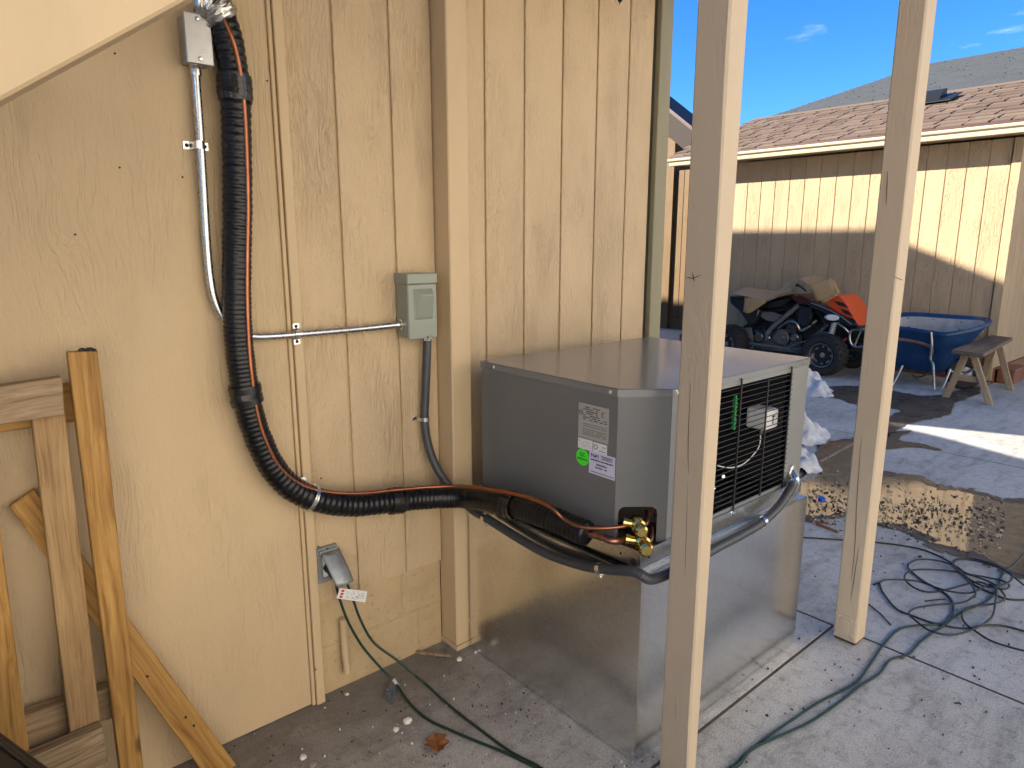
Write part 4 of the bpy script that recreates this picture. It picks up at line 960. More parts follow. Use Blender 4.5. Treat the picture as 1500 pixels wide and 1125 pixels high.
# dry leaf
c = G(640, 1092, .0); 
def leaf(u, v):
    L = .085; wv = .034 * math.sin(math.pi * min(max(v, .02), .98)) ** .7 * (1 + .25 * math.sin(v * 19)); x = (u - .5) * 2 * wv; y = (v - .5) * L
    a = R_(62); zz = .004 + .012 * abs(u - .5) * 2 + .004 * math.sin(v * 7 + u * 3)
    return c + Vector((x * math.cos(a) - y * math.sin(a), x * math.sin(a) + y * math.cos(a), zz))
o = MB().grid(leaf, 8, 14).build('dry_leaf', simple('dry brown leaf', (.26, .10, .03), .6, var=.35, vscale=40, bump=.6, bscale=70), loc=c, solid=.0008); tag(o, 'curled dry brown leaf on the concrete under the green cord', 'leaf')
# blue bottle cap
c = G(1203, 733); o = MB().lathe([(0, .022), (.018, .022), (.021, .018), (.021, 0), (.017, 0), (.017, .016), (0, .016)], c, (.3, -.2, 1), 20).build('bottle_cap', simple('blue plastic', (.01, .09, .55), .3), loc=c); tag(o, 'small blue plastic cap on the ground beside the puddle', 'cap')
for px, py, px2, py2, lb in ((1273, 885, 1305, 915, 'thin dark stick on the concrete left of the cord pile'), (1355, 880, 1385, 877, 'thin twig lying inside the cord pile'), (1310, 712, 1322, 720, 'short black stick at the puddle edge'), (1180, 722, 1200, 745, 'thin wire on the wet ground behind the stand'), (1398, 1029, 1408, 1031, 'short dark twig on the open concrete at lower right')):
    A, B = G(px, py, .004), G(px2, py2, .004); o = MB().tube([A, A.lerp(B, .5) + Vector((.004, .003, .002)), B], .003, 6).build('twig', M_fl1, loc=A); tag(o, lb, 'twig')

# ------------------------------------------------------------------ melting snow
M_snow = simple('dirty snow', (.50, .51, .52), .6, bump=1, bscale=45, var=.35, vscale=16)
M_snow.node_tree.nodes['Principled BSDF'].inputs['Subsurface Weight'].default_value = .15
from mathutils import noise as NZ
def snow(cx, cy, rx, ry, h, label, sd_):
    def f(u, v):
        a = 2 * math.pi * u; r = v
        e = 1 + .28 * NZ.noise(Vector((math.cos(a) * 1.3 + sd_, math.sin(a) * 1.3, 0))) + .12 * NZ.noise(Vector((math.cos(a) * 4 + sd_, math.sin(a) * 4, 3)))
        x, y = math.cos(a) * r * rx * e, math.sin(a) * r * ry * e
        z = h * max(0, 1 - r ** 1.6) * (1 + .55 * NZ.noise(Vector((x * 5 + sd_, y * 5, 1)))) + .07 * NZ.noise(Vector((x * 12 + sd_, y * 12, 2))) + .03 * NZ.noise(Vector((x * 30 + sd_, y * 30, 4))) * (1 - r)
        return Vector((cx + x, cy + y, max(z, 0) + .002 - .004 * (r > .97)))
    b = MB(); b.grid(f, 56, 22); bmesh.ops.remove_doubles(b.bm, verts=b.bm.verts, dist=1e-5)
    o = b.build('snow_pile', M_snow, loc=(cx, cy, 0), ang=70); tag(o, label, 'snow', 'melting snow piles')
snow(-3.36, 6.98, .36, .20, .21, 'melting snow pile in front of the quad bike wheel', 3)
snow(-2.56, 5.25, .27, .27, .19, 'tall melting snow pile just right of the cooling unit', 11)
snow(-2.22, 4.55, .22, .17, .12, 'low melting snow heap nearest the puddle', 23)

# ------------------------------------------------------------------ garden shed across the yard
SY = 9.0; SXL, SXR = -6.35, -2.19
sh = thing('garden_shed', 'tan shed with shingle roof and gutter across the yard', 'shed', (-4.2, SY, 0))
MB().box(SXL + .02, SXR - .02, SY + .03, 13, 0, 2.60).build('wall', M_dark, sh, smooth=False)
gs = .2045; x = SXR - .085 - .012
xs = []
while x > SXL: xs.append(x); x -= gs
xs = xs[::-1]
for a, c in zip(xs, xs[1:]):
    MB().box(a + .004, c - .004, SY - .002, SY + .028, .14, 2.62, .003).build('siding_board', M_shed, sh, loc=(a, SY, 0), smooth=False)
MB().box(xs[0], SXR - .1, SY + .006, SY + .03, .14, 2.6).build('groove_backing', M_shed, sh, smooth=False)
MB().box(SXR - .088, SXR, SY - .024, SY + .02, .02, 2.62, .004).build('corner_board', M_shed, sh, loc=(SXR, SY, 0), smooth=False)
MB().box(SXL, SXR - .09, SY - .02, SY + .025, .0, .138, .004).build('base_board', M_redwood, sh, loc=(SXL, SY, 0), smooth=False)
y = SY + .022
while y < 12.6:
    MB().box(SXR - .02, SXR - .004, y + .004, y + .200, .16, 3.1, .003).build('siding_board', M_shed, sh, loc=(SXR, y, 0), smooth=False); y += .2045
MB().box(SXR - .03, SXR + .012, SY + .021, 12.9, .0, .155, .004).build('base_board', M_redwood, sh, loc=(SXR, SY, 0), smooth=False)
# roof
EY, EZ, RY, RZ = 8.72, 2.765, 11.0, 3.54
sl_ = (RZ - EZ) / (RY - EY); RX0, RX1 = SXL - .12, -1.75
b = MB(); b.prism([(EY, EZ - .02), (RY, RZ - .02), (RY, RZ - .10), (EY, EZ - .10)], 0, RX0, RX1); b.prism([(RY, RZ - .02), (RY + 2.6, EZ - .04), (RY + 2.6, EZ - .10), (RY, RZ - .10)], 0, RX0, RX1)
b.prism([(SY + .03, EZ), (RY, RZ - .11), (RY + 2.0, EZ)], 0, SXL + .03, SXR - .022)
b.build('roof', M_fascia, sh, smooth=False)
b = MB(); b.box(RX0, RX1, EY - .012, EY + .02, EZ - .045, EZ - .008); b.build('drip_edge', M_fascia, sh, smooth=False)
def shingle_mat(name, cols, s=1):
    m, n, l, bb = new_mat(name); v, r = rnd_coord(n, l)
    c = ramp(n, l, r, [(0, cols[0]), (.35, cols[1]), (.7, cols[2]), (1, cols[3])])
    c = mixc(n, l, .8, c, ramp(n, l, noise(n, l, v, 160 * s, 3, .7), [(.3, .5), (.6, 1.0)]), 'MULTIPLY')
    c = mixc(n, l, .5, c, ramp(n, l, noise(n, l, v, 9, 4, .6), [(.3, .7), (.65, 1.0)]), 'MULTIPLY')
    l.new(c, bb.inputs['Base Color']); bb.inputs['Roughness'].default_value = .9
    bp = n.new('ShaderNodeBump'); bp.inputs['Strength'].default_value = .7; bp.inputs['Distance'].default_value = .004
    l.new(noise(n, l, v, 220 * s, 3, .7), bp.inputs['Height']); l.new(bp.outputs[0], bb.inputs['Normal'])
    return m
M_shing = shingle_mat('brown asphalt shingle', [(.125, .082, .056), (.155, .103, .072), (.17, .115, .082), (.195, .138, .10)])
M_gshing = shingle_mat('grey asphalt shingle', [(.06, .066, .072), (.075, .082, .088), (.085, .092, .098), (.10, .106, .112)], .4)
ang = math.atan(sl_); rows = 13; ex_ = (RY - EY) / math.cos(ang) / rows
shm = []
for wd in (.20, .27, .34, .24):
    b = MB(); b.quadhex([(0.004, -.004, .004), (wd - .004, -.004, .004), (wd - .004, ex_ * 1.15, .0), (0.004, ex_ * 1.15, 0)],
                        [(.014, -.004, .019), (wd - .014, -.004, .019), (wd - .004, ex_ * 1.15, .006), (.004, ex_ * 1.15, .006)])
    shm.append((wd, b.mesh('shingle', M_shing, False)))
cnt = 0
for r in range(rows):
    x = RX0 + random.uniform(-.2, 0)
    while x < RX1 - .05:
        wd, me = random.choice(shm); xx = max(x, RX0)
        if x + wd > RX0 + .12 and x + wd < RX1 + .25:
            s_ = r * ex_ + random.uniform(-.006, .006); o = inst('shingle', me, sh, (x, EY + s_ * math.cos(ang), EZ - .012 + s_ * math.sin(ang) + (.006 if cnt % 2 else 0)), (ang, 0, 0)); cnt += 1
        x += wd
MB().prism([(RY - .16, RZ - .045), (RY, RZ + .012), (RY + .16, RZ - .045), (RY, RZ - .02)], 0, RX0, RX1).build('ridge_cap', M_shing, sh, smooth=False)
# gutter: K profile
gp = [(EY - .012, EZ - .045), (EY - .10, EZ - .045), (EY - .105, EZ - .055), (EY - .098, EZ - .075), (EY - .075, EZ - .090), (EY - .070, EZ - .125), (EY - .064, EZ - .140), (EY - .012, EZ - .140)]
MB().prism(gp, 0, RX0 + .02, RX1, .002).build('gutter', M_gutter, sh, smooth=False)
MB().box(SXL, SXR, EY + .021, SY + .0, EZ - .125, EZ - .105).build('soffit', M_shed, sh, smooth=False)
rv = at(1368, 150, 1, 10.35); rv.z = EZ + sl_ * (10.35 - EY) + .06
b = MB(); b.prism([(rv.y - .16, rv.z - .09), (rv.y + .12, rv.z + .0), (rv.y + .12, rv.z + .11), (rv.y - .02, rv.z + .06)], 0, rv.x - .16, rv.x + .10)
b.prism([(rv.y - .22, rv.z - .10), (rv.y + .18, rv.z + .04), (rv.y + .18, rv.z + .05), (rv.y - .22, rv.z - .09)], 0, rv.x - .28, rv.x + .26); b.build('roof_vent', M_black, sh, smooth=False)
# board and blocks leaning at the shed corner
o = tag(MB().box(SXR + .03, SXR + .20, SY + .05, SY + .55, 0, .16, .01).build('timber_block', M_redwood, loc=(SXR + .1, SY + .3, 0), smooth=False), 'red brown timber block on the ground at the shed corner', 'timber')

# ------------------------------------------------------------------ quad bike parked against the shed
q8 = lambda x, y: (1060 + x / 6.618, 390 + y / 6.618)
def q3(x, y, Y): return at(*q8(x, y), 1, Y)
qb = thing('quad_bike', 'black and orange quad bike under cardboard, parked against the shed', 'quad bike', (-4.2, 8.4, 0))
M_tyre = simple('black tyre rubber', (.014, .014, .015), .75, bump=.3, bscale=80)
M_rim = simple('black rim', (.012, .012, .013), .3)
M_steel = simple('worn steel', (.42, .42, .43), .35, 1, var=.2, vscale=30)
M_eng = simple('dull grey engine metal', (.22, .215, .205), .42, .9, var=.4, vscale=25, bump=.3, bscale=90)
M_grey = simple('grey frame paint', (.12, .12, .12), .4)
M_plast = simple('black body plastic', (.013, .013, .015), .28)
M_maroon = simple('dark red plastic', (.07, .010, .010), .3)
M_orange = simple('orange red plastic', (.62, .075, .012), .3, coat=.4)
M_lamp = simple('headlamp lens', (.62, .64, .66), .15, .2, coat=.6)
M_springr = simple('red spring', (.35, .02, .02), .4)
M_seatm = simple('black seat vinyl', (.02, .02, .022), .55, bump=.2, bscale=120)
def wheel(cx, cy, r, wd, name='wheel'):
    wv = thing(name, None, None); wv.parent = qb; wv.location = Vector((cx, cy, r)) - wloc(qb)
    h = wd / 2; c = Vector((cx, cy, r)); ax = (0, -1, 0)
    MB().lathe([(r * .56, -h * .8), (r * .66, -h), (r * .86, -h * .98), (r * .97, -h * .72), (r * .985, 0), (r * .97, h * .72), (r * .86, h * .98), (r * .66, h), (r * .56, h * .8), (r * .54, h * .5)], c, ax, 36).build('tyre', M_tyre, wv)
    b = MB(); nl = 22
    for k in range(nl):   # tread lugs
        for sg in (-1, 1):
            a0 = 2 * math.pi * (k + (.5 if sg > 0 else 0)) / nl; a1 = a0 + .16
            P = lambda a, rr, y: c + Vector((math.cos(a) * rr, y, math.sin(a) * rr))
            b.quadhex([P(a0, r * .96, sg * h * .08), P(a1, r * .96, sg * h * .08), P(a1 + .05, r * .90, sg * h * .92), P(a0 + .05, r * .90, sg * h * .92)],
                      [P(a0, r * 1.02, sg * h * .08), P(a1, r * 1.02, sg * h * .08), P(a1 + .05, r * .97, sg * h * .95), P(a0 + .05, r * .97, sg * h * .95)])
    o = b.build('tread', M_tyre, wv, smooth=False); o['kind'] = 'stuff'
    MB().lathe([(r * .55, h * .86), (r * .58, h * .9), (r * .56, h * .7), (r * .48, h * .62), (r * .42, h * .45), (r * .3, h * .42), (r * .2, h * .5), (0, h * .5)], c, ax, 30).build('rim', M_rim, wv)
    MB().lathe([(r * .535, h * .9), (r * .565, h * .92), (r * .57, h * .86), (r * .54, h * .86), (r * .535, h * .9)], c, ax, 30).build('rim_lip', M_steel, wv)
    b = MB()
    for k in range(8):
        a = 2 * math.pi * k / 8; p = c + Vector((math.cos(a) * r * .40, -h * .50, math.sin(a) * r * .40)); u = Vector((math.cos(a), 0, math.sin(a))); v = Vector((-u.z, 0, u.x)); s0, s1 = r * .035, r * (.085 if k % 2 else .04)
        b.quadhex([p - u * s0 - v * s1, p + u * s0 - v * s1, p + u * s0 + v * s1, p - u * s0 + v * s1], [q + Vector((0, -.006, 0)) for q in (p - u * s0 - v * s1, p + u * s0 - v * s1, p + u * s0 + v * s1, p - u * s0 + v * s1)])
    b.lathe([(r * .09, h * .5), (r * .12, h * .53), (r * .12, h * .56), (r * .08, h * .6), (r * .05, h * .6), (r * .05, h * .56), (r * .03, h * .56), (0, h * .57)], c, ax, 18)
    o = b.build('rim_cutout', M_steel, wv); o['kind'] = 'stuff'
fx_ = at(1205, 526, 1, 7.98).x
wheel(fx_, 8.02, .248, .22); wheel(fx_, 8.80, .248, .20); wheel(fx_ - 1.27, 8.03, .242, .26); wheel(fx_ - 1.27, 8.78, .242, .26)
def plate(name, pts, Y0, Y1, mat, bev=.004, par=None, taper=0):
    A = [q3(*p, Y0) for p in pts]; cx = sum((p.x for p in A)) / len(A); cz = sum((p.z for p in A)) / len(A)
    b = MB(); b.prism([(p.x, p.z) for p in A], 1, Y0, Y1, bev); return b.build(name, mat, par or qb)
def rod(name, pts, r, mat, par=None, n=6):
    b = MB(); b.tube(spline([q3(*p) for p in pts], n), r, 9); return b.build(name, mat, par or qb)
plate('rear_fender', [(55, 285), (200, 320), (345, 425), (300, 560), (240, 560), (150, 430), (60, 350)], 8.08, 8.72, M_plast, .012)
plate('seat', [(60, 300), (320, 330), (640, 310), (690, 280), (640, 268), (380, 312), (70, 290)], 8.26, 8.54, M_seatm, .02)
plate('side_panel', [(310, 445), (430, 428), (565, 470), (500, 545), (400, 520)], 8.17, 8.21, M_grey, .006)
plate('side_panel', [(330, 412), (560, 390), (650, 318), (600, 310), (430, 345)], 8.15, 8.20, M_plast, .006)
plate('tank_cover', [(640, 295), (735, 268), (850, 340), (790, 380), (730, 365)], 8.16, 8.64, M_maroon, .01)
plate('radiator_shroud', [(745, 375), (825, 395), (850, 470), (830, 560), (775, 580), (718, 545), (730, 470)], 8.14, 8.20, simple('dark blue black plastic', (.012, .016, .03), .3), .008)
plate('front_fender', [(765, 350), (870, 345), (1010, 405), (1130, 470), (1235, 540), (1315, 585), (1240, 588), (1120, 530), (985, 455), (850, 400)], 8.06, 8.14, M_plast, .008)
plate('front_fender', [(765, 350), (870, 345), (1010, 405), (1130, 470), (1235, 540), (1315, 585), (1240, 588), (1120, 530), (985, 455), (850, 400)], 8.62, 8.74, M_plast, .008)
MB().tube(spline([q3(850, 352, 8.055), q3(1000, 410, 8.055), q3(1120, 475, 8.055), q3(1240, 560, 8.06)], 6), .005, 8).build('fender_edge', M_steel, qb)
# orange nose with three dark louvres
cw = plate('nose_cowl', [(975, 360), (1050, 288), (1095, 272), (1140, 290), (1205, 375), (1322, 588), (1250, 560), (1130, 470), (1040, 405)], 8.14, 8.60, M_orange, .014)
for pts in ([(1068, 330), (1165, 352), (1208, 402), (1108, 372)], [(1128, 405), (1210, 432), (1255, 482), (1172, 455)], [(1200, 488), (1262, 508), (1290, 545), (1232, 525)]):
    plate('louvre', pts, 8.128, 8.138, M_plast, .002, cw)
b = MB(); c = q3(1050, 492, 8.07); b.lathe([(0, -.012), (.03, -.010), (.052, .0), (.058, .014), (.05, .04), (0, .05)], c, (.35, -.9, .05), 20)
bmesh.ops.scale(b.bm, vec=(1.5, 1, .68), space=Matrix.Translation(-c), verts=b.bm.verts); b.build('headlight', M_lamp, qb)
plate('inner_body', [(120, 330), (640, 300), (860, 360), (1150, 500), (1250, 600), (1200, 760), (330, 720), (250, 560)], 8.30, 8.50, M_plast, .01)
# engine and frame
eng = MB().box(q3(300, 0, 8.2).x, q3(790, 0, 8.2).x, 8.24, 8.56, .16, .42, .03).build('engine_block', M_eng, qb)
for (x, y, r_, yy) in ((560, 690, .105, 8.19), (690, 690, .055, 8.2), (345, 680, .06, 8.2), (430, 690, .035, 8.18)):
    c = q3(x, y, yy); MB().lathe([(0, .03), (r_ * .35, .032), (r_ * .4, .024), (r_ * .62, .024), (r_ * .66, .034), (r_ * .8, .032), (r_ * .84, .02), (r_, .014), (r_, -.06), (0, -.06)], c, (0, -1, 0), 26).build('engine_cover', M_eng if r_ > .04 else M_steel, eng)
b = MB(); c = q3(700, 560, 8.34)
for k in range(7): b.box(c.x - .07, c.x + .07, 8.22, 8.5, c.z - .09 + k * .026, c.z - .078 + k * .026)
b.build('cylinder_fins', M_eng, eng, smooth=False)['kind'] = 'stuff'
rod('exhaust_pipe', [(530, 600, 8.2), (620, 535, 8.17), (700, 545, 8.16), (745, 615, 8.17), (800, 600, 8.18), (900, 520, 8.22)], .019, simple('heat stained steel', (.38, .32, .26), .3, 1, var=.3, vscale=20))
rod('frame_strut', [(425, 650, 8.15), (470, 590, 8.15), (600, 480, 8.15), (725, 375, 8.15)], .028, M_grey)
rod('lower_rail', [(170, 735, 8.14), (420, 765, 8.12), (640, 795, 8.12), (770, 785, 8.13), (900, 660, 8.2), (1010, 560, 8.25)], .017, M_grey)
rod('upper_rail', [(120, 390, 8.2), (330, 430, 8.18), (560, 420, 8.18), (760, 360, 8.18)], .014, M_black)
for pts, r_, m in (([(880, 660, 8.2), (980, 640, 8.1), (1090, 690, 8.05)], .012, M_grey), ([(900, 720, 8.2), (1000, 740, 8.1), (960, 860, 8.06)], .014, M_grey), ([(800, 600, 8.2), (860, 560, 8.18), (930, 620, 8.2)], .008, M_black), ([(830, 480, 8.2), (900, 440, 8.2), (960, 520, 8.2), (990, 600, 8.2)], .007, M_black), ([(650, 450, 8.2), (700, 430, 8.2), (720, 500, 8.2)], .008, M_black), ([(250, 560, 8.2), (320, 600, 8.18), (380, 570, 8.18), (400, 660, 8.18)], .007, M_black), ([(620, 800, 8.1), (720, 745, 8.1), (830, 720, 8.12)], .010, M_eng)):
    rod('hose', pts, r_, m)
rod('swingarm', [(60, 690, 8.25), (200, 640, 8.25), (420, 660, 8.28)], .03, M_black)
MB().box(q3(180, 0, 8.14).x, q3(760, 0, 8.14).x, 8.06, 8.15, .105, .125, .004).build('foot_well', M_grey, qb, smooth=False)
plate('chain_guard', [(170, 600), (260, 590), (285, 700), (230, 735), (165, 700)], 8.17, 8.2, M_grey, .006)
# suspension
c0, c1 = q3(1075, 545, 8.10), q3(1035, 680, 8.08)
MB().cyl(c0, c1, .014).build('shock_absorber', M_steel, qb)
sp = [c0.lerp(c1, k / 64) + Vector((math.cos(k * .78) * .030, math.sin(k * .78) * .030, 0)) for k in range(65)]
MB().tube(sp, .006, 6).build('shock_spring', M_lamp, qb)
rod('tie_rod', [(1105, 690, 8.1), (1150, 720, 8.15), (1190, 700, 8.2)], .016, M_springr)
for pts in ([(1105, 548, 8.12), (1165, 590, 8.12), (1215, 640, 8.14)], [(1370, 612, 8.12), (1260, 615, 8.12), (1225, 650, 8.12), (1225, 720, 8.12), (1265, 775, 8.13), (1370, 775, 8.13)], [(1335, 622, 8.14), (1300, 690, 8.14), (1272, 765, 8.14)], [(1370, 612, 8.62), (1260, 615, 8.62), (1225, 650, 8.62), (1265, 775, 8.62)]):
    rod('bumper_tube', pts, .013, M_steel)
plate('bumper_plate', [(1230, 790), (1370, 770), (1370, 830), (1250, 840), (1180, 810)], 8.16, 8.6, M_plast, .006)
plate('front_skid', [(780, 800), (1250, 790), (1300, 850), (800, 830)], 8.24, 8.58, M_plast, .01)
# handlebar under the cardboard
MB().tube(spline([q3(715, 180, 8.08), q3(740, 190, 8.2), q3(790, 230, 8.3), q3(790, 230, 8.5), q3(740, 190, 8.62), q3(715, 180, 8.74)], 6), .011, 9).build('handlebar', M_black, qb)
MB().cyl(q3(710, 180, 8.03), q3(725, 184, 8.13), .018).build('handlebar_grip', M_black, qb)
MB().lathe([(0, .02), (.016, .016), (.02, 0), (.015, -.02), (0, -.022)], q3(765, 185, 8.1), (0, -1, 0), 14).build('mirror_mount', M_steel, qb)
# cardboard laid over the bike
M_card = simple('brown cardboard', (.37, .235, .105), .75, bump=.25, bscale=60, var=.12, vscale=7)
M_card2 = simple('paler cardboard inside', (.36, .25, .135), .75, bump=.25, bscale=60, var=.1, vscale=7)
def sheet(name, label, quads, mat, grp=None):
    b = MB()
    for qd in quads:
        P = [q3(*p) for p in qd]
        if len(P) == 4:
            def f(u, v, P=P):
                p = P[0].lerp(P[1], u).lerp(P[3].lerp(P[2], u), v); return p + Vector((0, .006 * math.sin(u * 5 + v * 3), .010 * math.sin(u * 4 + v * 2.3) * math.sin(math.pi * u)))
            b.grid(f, 8, 6)
        else: b.poly(P)
    bmesh.ops.remove_doubles(b.bm, verts=b.bm.verts, dist=.002)
    o = b.build(name, mat, ang=25, loc=q3(*quads[0][0]), solid=.005); return tag(o, label, 'cardboard', grp)
sheet('cardboard_sheet', 'flat brown cardboard sheet lying over the seat of the quad bike', [[(70, 262, 8.06), (405, 342, 8.04), (560, 232, 8.5), (205, 195, 8.7)], [(405, 342, 8.04), (690, 250, 8.05), (640, 205, 8.45), (560, 232, 8.5)]], M_card2, 'cardboard over the quad bike')
sheet('cardboard_flap', 'torn cardboard flap hanging down below the sheet on the quad bike seat', [[(200, 300, 8.035), (415, 345, 8.03), (262, 448, 8.02), (190, 440, 8.03)]], M_card, 'cardboard over the quad bike')
sheet('cardboard_strip', 'curled narrow cardboard strip standing up over the quad bike handlebar', [[(495, 300, 8.03), (560, 262, 8.03), (600, 190, 8.2), (560, 215, 8.2)], [(560, 262, 8.03), (640, 195, 8.03), (690, 112, 8.2), (600, 175, 8.2)], [(640, 195, 8.03), (700, 130, 8.03), (715, 112, 8.2), (690, 112, 8.2)]], M_card, 'cardboard over the quad bike')
sheet('cardboard_hood', 'folded cardboard draped over the orange nose of the quad bike', [[(700, 118, 8.10), (815, 178, 8.02), (1035, 112, 8.12), (890, 90, 8.5)], [(815, 178, 8.02), (905, 338, 8.03), (1108, 262, 8.05), (1035, 112, 8.12)], [(905, 338, 8.03), (965, 352, 8.06), (1112, 275, 8.08), (1108, 262, 8.05)], [(1035, 112, 8.12), (1108, 262, 8.05), (1130, 250, 8.4), (1080, 150, 8.5)]], M_card, 'cardboard over the quad bike')

# ------------------------------------------------------------------ wheelbarrow
wb = thing('wheelbarrow', 'blue plastic wheelbarrow caked inside with dried grey mortar, beside the bench', 'wheelbarrow', (-2.6, 8.4, 0))
M_blue = simple('blue plastic tray', (.008, .042, .125), .4, var=.25, vscale=6, bump=.05, bscale=100)
M_mortar = simple('dried mortar', (.42, .40, .36), .85, bump=.5, bscale=50, var=.25, vscale=8)
rimp = [at(1296, 476, 1, 8.20), at(1335, 480, 1, 8.15), at(1374, 486, 1, 8.12), at(1392, 486, 1, 8.14), at(1420, 481, 1, 8.24), at(1447, 472, 1, 8.42), at(1449, 469, 1, 8.55), at(1440, 465, 1, 8.75), at(1400, 462, 1, 8.80), at(1338, 458, 1, 8.82), at(1310, 461, 1, 8.75), at(1294, 470, 1, 8.45)]
botp = [at(1312, 538, 1, 8.30), at(1340, 543, 1, 8.26), at(1366, 546, 1, 8.24), at(1378, 546, 1, 8.25), at(1394, 538, 1, 8.32), at(1406, 522, 1, 8.44), at(1408, 520, 1, 8.52), at(1404, 520, 1, 8.62), at(1384, 534, 1, 8.66), at(1340, 534, 1, 8.66), at(1318, 534, 1, 8.62), at(1308, 536, 1, 8.45)]
n = len(rimp); cr_ = sum(rimp, Vector()) / n; cb2 = sum(botp, Vector()) / n
b = MB(); L = []
for k, (s_, f_) in enumerate(((1.045, 0), (1.05, -.018), (1.0, -.02), (.985, .0))):
    pass
def ring(t, scale=1.0, dz=0):
    P = [rimp[i].lerp(botp[i], t) for i in range(n)]; c_ = sum(P, Vector()) / n
    P = spline(P + [P[0]], 4)[:-1]; return [c_ + (p - c_) * scale + Vector((0, 0, dz)) for p in P]
rings = [ring(0, 1.0, -.03), ring(0, 1.05, -.03), ring(0, 1.05, 0), ring(0, 1.02, .008), ring(0, .965, 0), ring(.3, .965), ring(.7, .965), ring(.97, .93)]
outer = [ring(0, 1.0, -.03), ring(.3), ring(.6), ring(.9), ring(1, .93)]
def loft(b, rs, cap_last=True):
    V = [[b.bm.verts.new(p) for p in r] for r in rs]; m = len(V[0])
    for A, B in zip(V, V[1:]):
        for k in range(m): b.bm.faces.new((A[k], A[(k + 1) % m], B[(k + 1) % m], B[k]))
    if cap_last: b.bm.faces.new(V[-1])
loft(b, rings); loft(b, outer); b.build('tray', M_blue, wb, ang=50)
b = MB(); inner = [ring(.06, .958), ring(.3, .958), ring(.62, .955)]
loft(b, inner); b.build('mortar_crust', M_mortar, wb, ang=50)
b = MB()
for k in range(40):
    a = random.random() * 6.28; p = ring(random.uniform(.08, .4), .955); q = p[random.randrange(len(p) // 2, len(p))]; s_ = random.uniform(.003, .014) * random.random() + .003; b.box(q.x - s_, q.x + s_, q.y - s_, q.y + s_, q.z - s_ * .6, q.z + s_ * .6, .003)
b.build('mortar_lump', M_fl3, wb, smooth=False)['kind'] = 'stuff'
M_tubem = simple('worn steel tube', (.36, .35, .34), .4, .9, var=.3, vscale=20)
M_handle = simple('brown handle', (.16, .085, .05), .45, var=.3, vscale=15)
def wrod(name, pts, r, mat):
    MB().tube(spline(pts, 7), r, 10).build(name, mat, wb)
wrod('handle', [at(1296, 494, 1, 8.04), at(1313, 496, 1, 8.06), at(1340, 500, 1, 8.08), at(1358, 505, 1, 8.10), at(1365, 512, 1, 8.12), at(1363, 521, 1, 8.14)], .016, M_handle)
wrod('leg', [at(1364, 486, 1, 8.10), at(1365, 505, 1, 8.09), at(1363, 524, 1, 8.10), at(1367, 535, 1, 8.09), at(1368, 560, 1, 8.08), at(1369, 571, 1, 8.07), at(1376, 573, 1, 8.07), at(1384, 560, 1, 8.10), at(1392, 540, 1, 8.16)], .013, M_tubem)
wrod('leg', [at(1300, 530, 1, 8.10), at(1303, 560, 1, 8.07), at(1306, 564, 1, 8.07), at(1312, 555, 1, 8.12), at(1322, 535, 1, 8.2)], .013, M_tubem)
wrod('leg', [at(1335, 545, 1, 8.62), Vector((at(1345, 552, 2, .02).x, 8.6, .02)), at(1362, 545, 1, 8.62)], .013, M_tubem)
wrod('handle', [at(1296, 480, 1, 8.80), at(1330, 490, 1, 8.76), at(1400, 520, 1, 8.60)], .016, M_handle)
wc = at(1412, 549, 1, 8.38); wc.z = .175
w_ = thing('wheel', None, None); w_.parent = wb; w_.location = wc - wloc(wb)
MB().lathe([(.08, -.035), (.10, -.045), (.15, -.045), (.17, -.025), (.175, 0), (.17, .025), (.15, .045), (.10, .045), (.08, .035)], wc, (.35, -1, 0), 26).build('tyre', M_tyre, w_)
MB().lathe([(.085, .030), (.07, .015), (.02, .02), (.02, .06), (0, .06), (0, -.06), (.02, -.06), (.02, -.02), (.07, -.015), (.085, -.03)], wc, (.35, -1, 0), 20).build('rim', M_tubem, w_)
wrod('wheel_fork', [at(1390, 542, 1, 8.2), wc + Vector((.0, -.07, .0)), wc + Vector((.10, -.06, .06))], .012, M_tubem)

# ------------------------------------------------------------------ wooden bench
bn = thing('wooden_bench', 'weathered wooden sawhorse bench with splayed legs in front of the wheelbarrow', 'bench', (-2.1, 8.2, 0))
tp = [at(1394, 512, 2, .5), at(1441, 518, 2, .5), at(1484, 494, 1, 8.88), at(1452, 490, 1, 8.92)]
mid0, mid1 = (tp[0] + tp[1]) / 2, (tp[2] + tp[3]) / 2
def slab(name, q, th, mat):   # q: near-left, near-right, far-right, far-left
    return board(name, [q[3], q[2], q[1], q[0]], th, mat, bn, normal=(0, 0, 1), bev=.004)
slab('top_plank', [tp[0], tp[1], tp[2], tp[3]], .036, M_benchtop)
def leg(name, top, foot, w, t, mat=M_benchleg):
    top, foot = Vector(top), Vector(foot); ay = Vector((0, 1, 0)); ax = Vector((1, 0, 0))
    board(name, [top - ax * w / 2, top + ax * w / 2, foot + ax * w / 2, foot - ax * w / 2], t, mat, bn, normal=(0, -1, 0), bev=.003)
zt0, zt1 = .462, .52
leg('leg', at(1414, 519, 1, 7.80), at(1384, 582, 2, 0), .062, .036); leg('leg', at(1425, 519, 1, 7.80), at(1449, 593, 2, 0), .062, .036)
leg('leg', at(1463, 506, 1, 8.72), at(1479, 571, 2, 0), .062, .036); leg('leg', at(1455, 507, 1, 8.74), at(1436, 562, 1, 8.78), .062, .036)
A = at(1402, 552, 1, 7.80); B = at(1436, 557, 1, 7.80)
board('stretcher', [A + Vector((0, 0, -.03)), A + Vector((0, 0, .03)), B + Vector((0, 0, .03)), B + Vector((0, 0, -.03))], .02, M_benchleg, bn, normal=(0, -1, 0))
